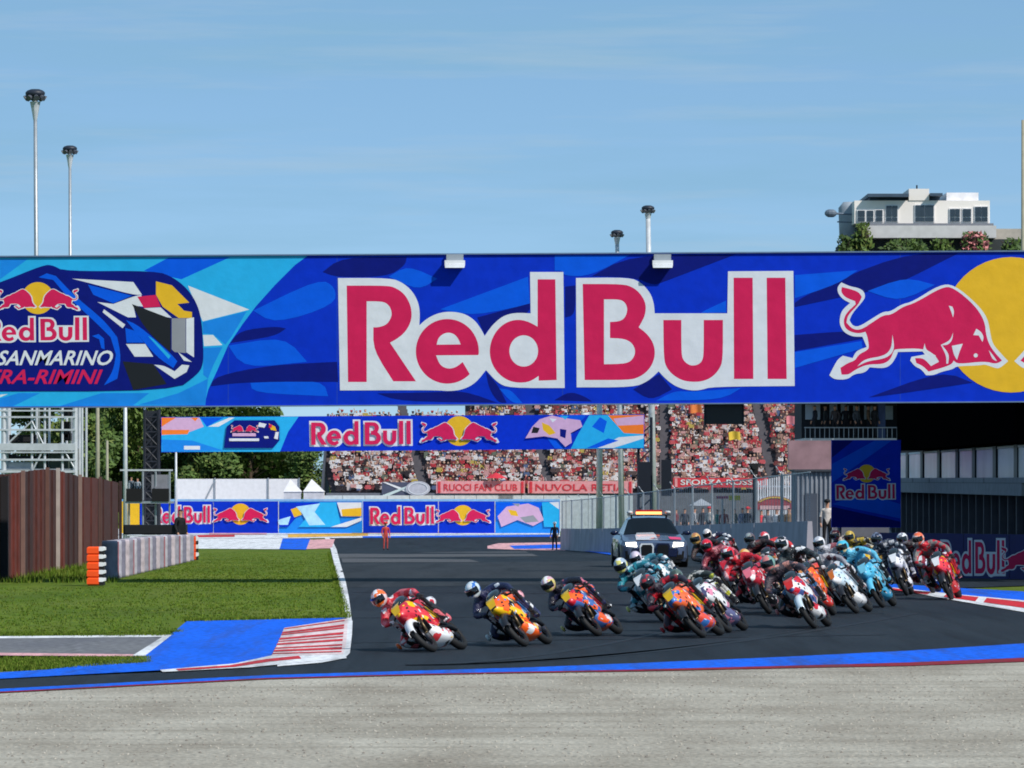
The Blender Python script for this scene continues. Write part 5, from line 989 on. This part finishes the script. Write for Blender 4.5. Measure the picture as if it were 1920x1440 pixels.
# riders: skeleton in motorcycle space, hanging off to the inside (y negative)
def rider_mesh(name, up):
    v = lambda x, y, z: (x, y, z-TR)
    nd = {'pel':(v(-.36,-.12,.90),(.15,.13)), 'bel':(v(-.25,-.14,1.0+up*.08),(.145,.125)), 'che':(v(-.08+up*-.05,-.17,1.10+up*.16),(.175,.14)), 'hum':(v(-.06-up*.06,-.175,1.20+up*.18),.085), 'nek':(v(.09-up*.07,-.20,1.15+up*.2),.075), 'hd':(v(.17-up*.07,-.215,1.19+up*.22),.07)}
    ed = [('pel','bel','torso'),('bel','che','torso'),('che','hum','torso'),('che','nek','torso'),('nek','hd','torso')]
    shl = v(.02-up*.04,.02,1.12+up*.17); shr = v(.03-up*.04,-.37,1.09+up*.17)
    nd.update({'sl':(shl,.08),'el':(v(.18,.22+up*.04,.98+up*.06),.058),'wl':(v(.30,.27,.86),.042),'sr':(shr,.08),'er':(v(.16,-.47,.93+up*.1),.058),'wr':(v(.30,-.31,.84),.042)})
    ed += [('che','sl','arm'),('sl','el','arm'),('el','wl','arm'),('che','sr','arm'),('sr','er','arm'),('er','wr','arm')]
    for s, q in ((1,'l'),(-1,'r')):   # gloves: palm, four fingers round the grip, thumb under it
        hx, hy, hz = (.33, s*.295, .83)
        nd['p'+q] = (v(hx,hy,hz+.0),.036); ed.append(('w'+q,'p'+q,'glove'))
        for j in range(4):
            yy = hy+s*(-.035+j*.024); nd['f%d%s' % (j,q)] = (v(hx+.035,yy,hz+.005-.004*abs(j-1)),.0115); nd['g%d%s' % (j,q)] = (v(hx+.045-.004*j,yy,hz-.03),.0095); nd['h%d%s' % (j,q)] = (v(hx+.012,yy,hz-.05),.008)
            ed += [('p'+q,'f%d%s' % (j,q),'glove'),('f%d%s' % (j,q),'g%d%s' % (j,q),'glove'),('g%d%s' % (j,q),'h%d%s' % (j,q),'glove')]
        nd['t'+q] = (v(hx+.0,hy-s*.05,hz-.025),.011); nd['u'+q] = (v(hx+.02,hy-s*.055,hz-.045),.009); ed += [('p'+q,'t'+q,'glove'),('t'+q,'u'+q,'glove')]
    nd.update({'hl':(v(-.34,-.03,.86),.10),'kl':(v(-.03,.20,.74),.075),'al':(v(-.34,.21,.42),.05),'tl':(v(-.17,.22,.36),.042),'hr':(v(-.34,-.23,.84),.10),'kr':(v(-.04,-.50+up*.1,.58),.075),'cr':(v(-.22,-.40+up*.06,.45),.062),'ar':(v(-.36,-.27,.38),.05),'tr':(v(-.20,-.30,.32),.042)})
    ed += [('pel','hl','leg'),('hl','kl','leg'),('kl','al','boot'),('al','tl','boot'),('pel','hr','leg'),('hr','kr','leg'),('kr','cr','boot'),('cr','ar','boot'),('ar','tr','boot')]
    return skin_mesh(name, nd, ed, 'pel', ['torso', 'arm', 'leg', 'boot', 'glove']), Vector(v(.25-up*.08,-.225,1.26+up*.24))
RM = {0: rider_mesh('tucked_body', 0.0), .3: rider_mesh('raised_body', .3), .6: rider_mesh('half_raised_body', .6), 1: rider_mesh('upright_body', 1.0)}
hm = MB(); rings = []
for k in range(9):
    th = math.pi*(k+.5)/9; z_ = -.135*math.cos(th); r_ = math.sin(th)
    rings.append([((.15 if math.cos(a) > 0 else .14)*r_*math.cos(a)+(.02 if z_ < -.05 and math.cos(a) > .5 else 0), .118*r_*math.sin(a), z_) for a in [6.28318*j/16 for j in range(16)]])
hm.loft(rings)
for p_i, f in enumerate(hm.f):
    c = np.mean([hm.v[i] for i in f], axis=0); hm.m[p_i] = 1 if (abs(c[1]) < .045 and c[2] > .02) or (c[2] < -.06) else 0
hm.loft([[(-.13,-.03,.06),(-.13,.03,.06),(-.13,.03,.075),(-.13,-.03,.075)], [(-.20,-.025,.055),(-.20,.025,.055),(-.20,.025,.062),(-.20,-.025,.062)]], 1)
o = mk('helmet', hm, [BLK, BLK], None, local=True, smooth=True); recalc(o); HELM = o.data; bpy.data.objects.remove(o)
vb = MB(); vr = []
for a in range(-6, 7):
    an = R(a*11); vr.append([((.157)*math.cos(an)*c_+.004, .124*math.sin(an)*c_, z_) for z_, c_ in ((-.05,.95),(-.01,1.0),(.03,.985),(.055,.93))])
vb.add([p for r in vr for p in r], [(i*4+j, i*4+j+1, i*4+j+5, i*4+j+4) for i in range(12) for j in range(3)])
o = mk('visor', vb, BLK, None, local=True, smooth=True); recalc(o); VIS = o.data; bpy.data.objects.remove(o)
MVIS = mat('visor_dark', (12, 12, 16), .08, spec=.7, coat=.5)
WH, NV, OR_, RD, YE, TQ, LB, BK_, GD, PK = (232,232,236), (26,30,70), (255,100,24), (204,30,50), (250,196,24), (30,130,150), (96,190,226), (24,24,30), (214,170,70), (224,120,140)
# hx, hy: helmet centre in the photograph; lean, yaw; posture; fairing(3), belly, tail, plate, suit(3), helmet(2), words
BIKES = [
 (711,1121,43,20,0,(RD,(226,60,70),YE),WH,WH,YE,(RD,(214,100,110),WH),((222,200,204),(240,110,40)),'leading red and white racing motorcycle with yellow nose plate','rider in red and pink leathers leading the pack'),
 (887,1106,39,17,0,(OR_,YE,(60,130,200)),OR_,(240,170,180),YE,(NV,(40,44,84),WH),((50,110,190),(200,214,220)),'second placed orange and yellow racing motorcycle','rider in navy leathers with blue and white helmet'),
 (1028,1095,40,17,0,(OR_,(70,110,180),RD),(250,96,40),(40,70,170),YE,((24,24,44),NV,PK),((216,170,186),(206,190,110)),'third placed orange racing motorcycle with blue tail','rider in near black leathers with pink and cream helmet'),
 (1214,1092,40,15,0,((250,110,60),(60,120,200),YE),(230,80,60),WH,YE,((50,44,60),RD,(120,60,60)),((70,60,70),(180,40,50)),'multicoloured orange and blue racing motorcycle ahead of the teal rider','rider in dark leathers with dull red helmet hidden behind the orange fairing'),
 (1268,1082,38,14,0,(WH,(224,140,170),(60,60,100)),(90,90,130),(210,200,170),(240,240,240),((60,64,60),(200,196,190),(190,190,60)),((84,100,92),(60,70,66)),'white and pink racing motorcycle beside the multicoloured one','rider in grey green leathers with dark green helmet'),
 (1164,1060,32,14,0,((40,110,130),TQ,WH),(30,60,80),TQ,WH,(TQ,(24,40,70),(170,200,214)),((160,176,196),(220,214,120)),'teal racing motorcycle running inside the orange one','rider in teal leathers with grey and yellow helmet'),
 (1192,1046,35,12,0,((60,130,150),WH,TQ),TQ,WH,WH,((70,140,160),WH,(30,60,90)),((216,200,216),(190,180,200)),'pale teal racing motorcycle following the teal one','rider in pale teal leathers with lilac white helmet'),
 (1325,1023,25,10,0.3,((150,40,60),RD,(210,140,150)),BK_,RD,RD,((140,50,66),(196,120,130),(80,30,44)),((214,26,52),(170,20,40)),'dark red racing motorcycle with maroon fairing','rider in maroon leathers with red helmet'),
 (1365,1038,28,11,0.3,((190,40,60),(220,150,160),WH),BK_,RD,(240,120,140),(RD,(222,170,176),BK_),((230,30,50),(150,20,36)),'red and pink racing motorcycle beside the maroon one','rider in red and white leathers with glossy red helmet'),
 (1304,1010,25,8,0.3,((40,36,40),(120,60,60),GD),BK_,BK_,GD,((36,32,36),(70,50,50),(140,60,60)),((206,160,90),(180,120,80)),'black racing motorcycle behind the maroon one','rider in black leathers with gold helmet'),
 (1326,1001,28,8,0,((120,130,150),WH,RD),NV,WH,WH,((34,38,70),WH,(170,60,70)),((226,222,222),(200,190,190)),'grey and white racing motorcycle at the very back of the red group','rider in navy leathers with plain white helmet at the back of the red group'),
 (1396,1042,30,12,0,(NV,OR_,WH),BK_,OR_,WH,((36,36,50),(170,110,60),(200,190,190)),((220,186,130),(236,150,50)),'navy and orange racing motorcycle in the middle of the pack','rider in dark leathers with cream and orange helmet'),
 (1406,1010,23,8,0.3,((60,30,36),(150,130,130),RD),BK_,BK_,WH,((40,24,30),(96,40,44),(150,150,150)),((96,88,92),(150,160,160)),'dark brown racing motorcycle behind the red suited rider','rider in brown black leathers with grey helmet'),
 (1433,1008,23,8,0.3,((206,60,60),WH,(60,150,160)),RD,WH,WH,((214,56,60),(190,40,50),WH),((228,222,226),(220,60,70)),'red and teal racing motorcycle behind the white helmeted rider','rider in bright red leathers with white and red helmet'),
 (1466,1019,24,12,1,(OR_,(236,90,60),YE),(230,60,50),(230,70,60),(240,150,60),((34,38,44),(70,80,84),WH),((234,228,234),(30,30,36)),'orange and yellow racing motorcycle ridden by the white helmeted rider','rider in charcoal leathers with large white helmet and black band'),
 (1440,1056,30,14,0.3,(WH,RD,(70,90,150)),WH,(200,216,230),(226,50,50),((70,60,70),(190,130,120),(70,120,170)),((120,160,150),(200,120,120)),'white racing motorcycle with red panels and pale blue tail','rider in mauve leathers with green and pink helmet'),
 (1516,1042,35,15,0.6,((200,220,236),WH,(150,170,190)),WH,(226,226,236),(230,120,40),((150,150,160),(200,196,200),(90,40,50)),((228,130,70),(240,180,140)),'silver white racing motorcycle with round orange plate','rider in silver grey leathers with orange helmet'),
 (1536,1018,27,11,0.6,((170,180,196),WH,BK_),(200,200,210),WH,WH,((190,190,200),(150,80,90),BK_),((230,230,236),(180,180,190)),'white and grey racing motorcycle behind the silver one','rider in white and grey leathers with plain white helmet between silver and blue'),
 (1580,1025,28,14,0.6,(LB,(60,160,200),(150,214,236)),(60,150,190),LB,(120,200,226),(LB,(90,170,200),(210,226,236)),((70,180,210),(236,214,160)),'light blue racing motorcycle','rider in light blue leathers with turquoise and cream helmet'),
 (1593,1006,22,10,0.3,((200,170,60),BK_,WH),BK_,YE,YE,((50,46,40),(190,164,60),(210,206,190)),((206,178,84),(180,150,60)),'black and yellow racing motorcycle behind the light blue one','rider in black and yellow leathers with gold yellow helmet'),
 (1566,1003,25,9,0.3,((90,50,60),WH,NV),BK_,WH,WH,((54,40,50),(170,160,150),NV),((150,130,124),(70,30,40)),'plum racing motorcycle hidden behind the gold helmeted rider','rider in plum leathers with mottled brown helmet'),
 (1644,1010,20,9,0.3,(WH,(150,156,170),(40,46,70)),WH,(200,200,210),WH,((40,48,66),(190,190,196),(110,116,126)),((120,128,150),(40,46,70)),'white racing motorcycle at the kerb beside the light blue one','rider in grey and white leathers with slate helmet'),
 (1692,1010,22,10,0.3,((130,30,40),(60,24,30),WH),BK_,RD,WH,((46,36,42),(110,40,50),(150,150,150)),((222,224,228),(130,130,140)),'wine red racing motorcycle just inside the last bright red one','rider in dark leathers with white helmet before the navy hoarding'),
 (1722,1010,22,12,0.6,(RD,(230,60,70),YE),(190,60,60),(210,40,60),WH,((120,116,116),RD,(190,40,56)),((236,110,70),(240,200,190)),'last bright red racing motorcycle at the right kerb','rider in grey and red leathers with orange and white helmet'),
]
POS = []
for i, (hx, hy, lean, yaw, up, fc, bc, tcx, pc, su, he, lb, lr) in enumerate(BIKES):
    sd_ = i*1.37
    body, hp = RM[up]
    lam, psi = R(lean), R(yaw); th = math.atan2(-math.cos(psi), -math.sin(psi))
    Mx = Matrix.Rotation(th, 4, 'Z') @ Matrix.Rotation(lam, 4, 'X'); off = Mx @ hp
    ks = .95 if i < 3 else 1.0; off = off*ks; zh = off.z+TR*ks; d_h = (H-zh)*F/(hy-HOR); loc = Vector((X(hx, d_h)-off.x, d_h-off.y, TR*ks))
    POS.append((round(loc.x, 2), round(loc.y, 2), i)); grp = 'racing motorcycles in the pack'
    e = empty('racing_motorcycle', loc, lb, 'motorcycle', grp); e.rotation_euler = Mx.to_euler(); e.scale = (ks, ks, ks)
    fm = livery('fairing_%d' % i, fc[0], fc[1], fc[2], 6.5, sd_); c2 = lambda n_, c: mat('paint_%s_%d_%d_%d' % ((n_,)+tuple(c)), c, .35, var=.05, coat=.3)
    fa_ = inst('fairing', BM['fairing'], fm, e); inst('number_plate', BM['number_plate'], c2('plate', pc), fa_); inst('side_panel', BM['side_panel'], c2('side', fc[2]), fa_)
    dc = bpy.data.objects.new('sponsor_decals', DEC); COL.objects.link(dc); dc.parent = e; dc['kind'] = 'stuff'; set_slots(dc, [c2('decal', WH), c2('decal', (20, 20, 28)), c2('decal', fc[2])])
    inst('belly_pan', BM['belly_pan'], livery('belly_%d' % i, bc, fc[1], WH, 6, sd_+1, .7, .88), e)
    inst('windscreen', BM['windscreen'], MGLS, e); inst('fuel_tank', BM['fuel_tank'], c2('tank', fc[0]), e); inst('seat', BM['seat'], BLK, e)
    inst('tail', BM['tail'], livery('tail_%d' % i, tcx, fc[0], WH, 7, sd_+2, .7, .88), e); inst('front_fender', BM['front_fender'], c2('fender', tcx if i in (0, 15, 18) else (34, 34, 42)), e)
    inst('front_fork', BM['front_fork'], mat('fork_bronze', (84, 70, 52), .35, .8), e); inst('swingarm', BM['swingarm'], DARK, e); inst('engine', BM['engine'], ENG, e); inst('radiator', BM['radiator'], ENG, e); inst('exhaust', BM['exhaust'], EXH, e); inst('handlebar', BM['handlebar'], DARK, e)
    for nm, a, b in (('front_wheel', 'ft', 'fr'), ('rear_wheel', 'rt', 'rr')):
        wv = inst(nm, BM[a], MTYRE, e); inst('rim', BM[b], MRIM, wv)
    r_ = empty('person', loc, lr, 'person', 'riders in the pack'); r_.rotation_euler = Mx.to_euler(); r_.scale = (ks, ks, ks)
    bo = bpy.data.objects.new('body', body); COL.objects.link(bo); bo.parent = r_
    lt = lambda k, c, s=9.0: livery('suit_%d_%d' % (i, k), c[0], c[1], c[2], s, sd_+k, .6, .84, .5, .1)
    set_slots(bo, [lt(0, su), lt(1, (su[0], su[1], su[2]), 8), lt(2, (su[0], su[2], su[1]), 8), lt(3, (BK_, su[1], WH), 8), lt(4, (BK_, su[1], su[2]), 10)])
    hl = bpy.data.objects.new('helmet', HELM); COL.objects.link(hl); hl.parent = r_; hl.location = hp
    hl.rotation_euler = (-lam*.45, R(14 if not up else 4), R(-10))
    set_slots(hl, [livery('helmet_%d' % i, he[0], he[0], he[1], 9, sd_+5, .5, .72, .25, .5), livery('helmet2_%d' % i, he[1], he[0], WH, 9, sd_+6, .6, .85, .25, .5)])
    inst('visor', VIS, MVIS, hl)
    kp = MB(); kc = (-.02, -.565+up*.1, .585-TR); kp.ball(kc, (.06, .028, .06), 8, 6); mk('knee_slider', kp, c2('slider', he[1]), r_, local=True, smooth=True)

# ------------------------------------------------------------ safety car
DC = 147.0; CX = X(1217, DC)
car = empty('safety_car', (CX, DC, gz(DC)), 'dark blue and white safety car with lit headlights and orange roof light bar', 'car'); car.rotation_euler = (0, 0, R(2.5))
# local: -y is forward (towards the camera), x right of the picture
CN = mat('car_slate_blue', (78, 94, 124), .3, .1, var=.05, coat=.5); CNV = mat('car_navy', (20, 28, 60), .2, var=.05, coat=.8); CWH = mat('car_white', (206, 216, 226), .25, var=.05, coat=.6); CG = mat('car_glass', (8, 10, 18), .12, spec=.3); CB = mat('car_black', (14, 15, 18), .4)
def half(y, pts): return [(x, y, z) for x, z in pts]+[(-x, y, z) for x, z in reversed(pts)]
S_ = [half(-2.32, [(.0,.34),(.62,.34),(.70,.42),(.70,.62),(.62,.70),(0,.72)]), half(-2.22, [(.0,.20),(.78,.20),(.86,.30),(.88,.62),(.80,.74),(0,.77)]), half(-2.0, [(.0,.18),(.88,.18),(.94,.28),(.95,.66),(.88,.78),(0,.84)]), half(-1.5, [(.0,.18),(.90,.18),(.97,.30),(.96,.72),(.88,.86),(0,.92)]),
      half(-1.0, [(.0,.18),(.88,.18),(.95,.30),(.95,.78),(.86,.92),(0,.98)]), half(0, [(.0,.18),(.88,.18),(.94,.30),(.95,.80),(.86,.94),(0,.98)]), half(1.2, [(.0,.18),(.88,.18),(.97,.30),(.97,.82),(.86,.95),(0,1.0)]), half(2.1, [(.0,.30),(.85,.30),(.92,.40),(.92,.80),(.82,.95),(0,1.0)]), half(2.35, [(.0,.40),(.75,.40),(.82,.5),(.82,.78),(.74,.9),(0,.93)])]
mb = MB(); mb.loft(S_); o = mk('body', mb, CN, car, local=True, smooth=False); recalc(o)
mb = MB(); mb.loft([half(-.95, [(0,.95),(.80,.93),(.80,.935),(.5,.96),(0,.985)]), half(-.25, [(0,.94),(.80,.93),(.63,1.33),(.5,1.37),(0,1.39)]), half(.5, [(0,.94),(.80,.93),(.64,1.36),(.5,1.41),(0,1.43)]), half(1.3, [(0,.94),(.80,.93),(.60,1.28),(.48,1.33),(0,1.35)]), half(2.0, [(0,.94),(.75,.93),(.7,.97),(.5,1.0),(0,1.0)])]); o = mk('windscreen', mb, CG, car, local=True); recalc(o)
mb = MB(); mb.loft([half(-.22, [(0,1.385),(.5,1.372),(.60,1.345),(.605,1.355),(.5,1.40),(0,1.415)]), half(.5, [(0,1.42),(.5,1.405),(.62,1.365),(.63,1.375),(.5,1.435),(0,1.455)]), half(1.25, [(0,1.35),(.48,1.33),(.57,1.28),(.58,1.29),(.48,1.36),(0,1.375)])]); o = mk('roof', mb, CNV, car, local=True); recalc(o)
mb = MB(); mb.add([(-.52,-2.15,.795),(.10,-2.15,.80),(.05,-1.0,.998),(-.42,-1.0,.985),(-.50,-1.5,.925),(.08,-1.5,.938)], [(0,1,5,4),(4,5,2,3)]); mk('bonnet_stripe', mb, CWH, car, local=True)
mb = MB(); mb.add([(.45,-2.05,.815),(.78,-2.05,.80),(.76,-1.75,.865),(.42,-1.75,.885)], [(0,1,2,3)]); mk('bonnet_decal', mb, mat('decal_magenta', (220, 60, 110), .4), car, local=True)
mb = MB(); mb.add([(.12,-2.19,.785),(.62,-2.19,.775),(.80,-1.5,.875),(.09,-1.5,.932),(.05,-1.0,.992),(.78,-1.0,.94)], [(0,1,2,3),(3,2,5,4)]); mk('bonnet_panel', mb, CNV, car, local=True)
for s in (-1, 1):
    gx = -.23 if s < 0 else .23
    f = MB(); P = [(gx-.19,.32),(gx+.19,.32),(gx+.2,.62),(gx+.16,.70),(gx-.16,.70),(gx-.2,.62)]; f.loft([[(x,-2.36,z) for x, z in P], [(x,-2.30,z) for x, z in P]]); gr = mk('grille', f, CWH if s < 0 else CNV, car, local=True)
    f = MB(); P = [(gx-.15,.36),(gx+.15,.36),(gx+.16,.60),(gx+.12,.66),(gx-.12,.66),(gx-.16,.60)]; f.loft([[(x,-2.375,z) for x, z in P], [(x,-2.361,z) for x, z in P]]); mk('grille_mesh', f, CB, gr, local=True)
    f = MB(); f.loft([[(s*.52,-2.40,.60),(s*.80,-2.33,.62),(s*.82,-2.31,.72),(s*.55,-2.37,.73)], [(s*.50,-2.30,.60),(s*.80,-2.20,.62),(s*.82,-2.18,.72),(s*.52,-2.25,.73)]]); o = mk('headlight', f, mat('headlight_lit', (255, 250, 236), .2, emit=((255, 246, 226), 5.0)), car, local=True); recalc(o)
    f = MB(); f.loft([[(s*.60,-2.335,.24),(s*.82,-2.26,.26),(s*.84,-2.25,.48),(s*.64,-2.33,.50)], [(s*.60,-2.2,.24),(s*.82,-2.15,.26),(s*.84,-2.15,.48),(s*.64,-2.2,.50)]]); o = mk('air_intake', f, CB, car, local=True); recalc(o)
    f = MB(); f.ball((s*1.04,-.62,.98), (.12,.07,.075), 10, 7); f.tube([(s*.88,-.6,.93),(s*1.0,-.62,.96)], .025, 6); mk('wing_mirror', f, CNV, car, local=True, smooth=True)
    for yy in (-1.42, 1.40):
        f = MB(); f.tube([(s*.99,yy,.34),(s*.97,yy,.34),(s*.74,yy,.34)], [.31,.34,.34], 24); wv = mk('wheel', f, BLK, car, local=True); f = MB(); f.tube([(s*.985,yy,.34),(s*1.0,yy,.34)], [.24,.21], 20); mk('rim', f, MRIM, wv, local=True)
    f = MB(); f.add([(s*.953,-1.0,.45),(s*.945,1.0,.45),(s*.957,1.0,.70),(s*.957,-1.0,.66)], [(0,1,2,3)]); mk('side_stripe', f, CWH, car, local=True)
mb = MB(); mb.loft([[(-.62,-2.338,.33),(.62,-2.338,.33),(.66,-2.336,.56),(-.66,-2.336,.56)], [(-.62,-2.325,.33),(.62,-2.325,.33),(.66,-2.325,.56),(-.66,-2.325,.56)]]); mk('bumper_panel', mb, CNV, car, local=True)
mb = MB(); mb.box(-.60, .60, -2.350, -2.2, .225, .315); mk('lower_grille', mb, CB, car, local=True)
mb = MB(); mb.box(-.75, .75, -2.37, -2.18, .16, .22); mk('front_splitter', mb, CB, car, local=True)
mb = MB(); mb.box(-.62, .62, .0, .26, 1.47, 1.50); lbr = mk('light_bar', mb, CB, car, local=True)
mb = MB(); mb.box(-.36, .36, -.015, .25, 1.503, 1.58); mk('light_lens', mb, mat('lens_orange', (255, 150, 90), .3, emit=((255, 140, 80), 3.0)), lbr, local=True)
mb = MB(); mb.box(-.38, .38, .0, .24, 1.583, 1.63); mk('lens_cap', mb, mat('lens_red', (170, 20, 24), .3), lbr, local=True)
for s in (-1, 1):
    mb = MB(); mb.ball((s*.55, .12, 1.56), (.09, .09, .055), 10, 7); mk('beacon', mb, PALE, lbr, local=True, smooth=True)
for s in (-1, 1):
    mb = MB(); mb.tube([(s*.5,.12,1.40),(s*.5,.12,1.475)], .03, 6); mk('bar_foot', mb, CB, lbr, local=True)
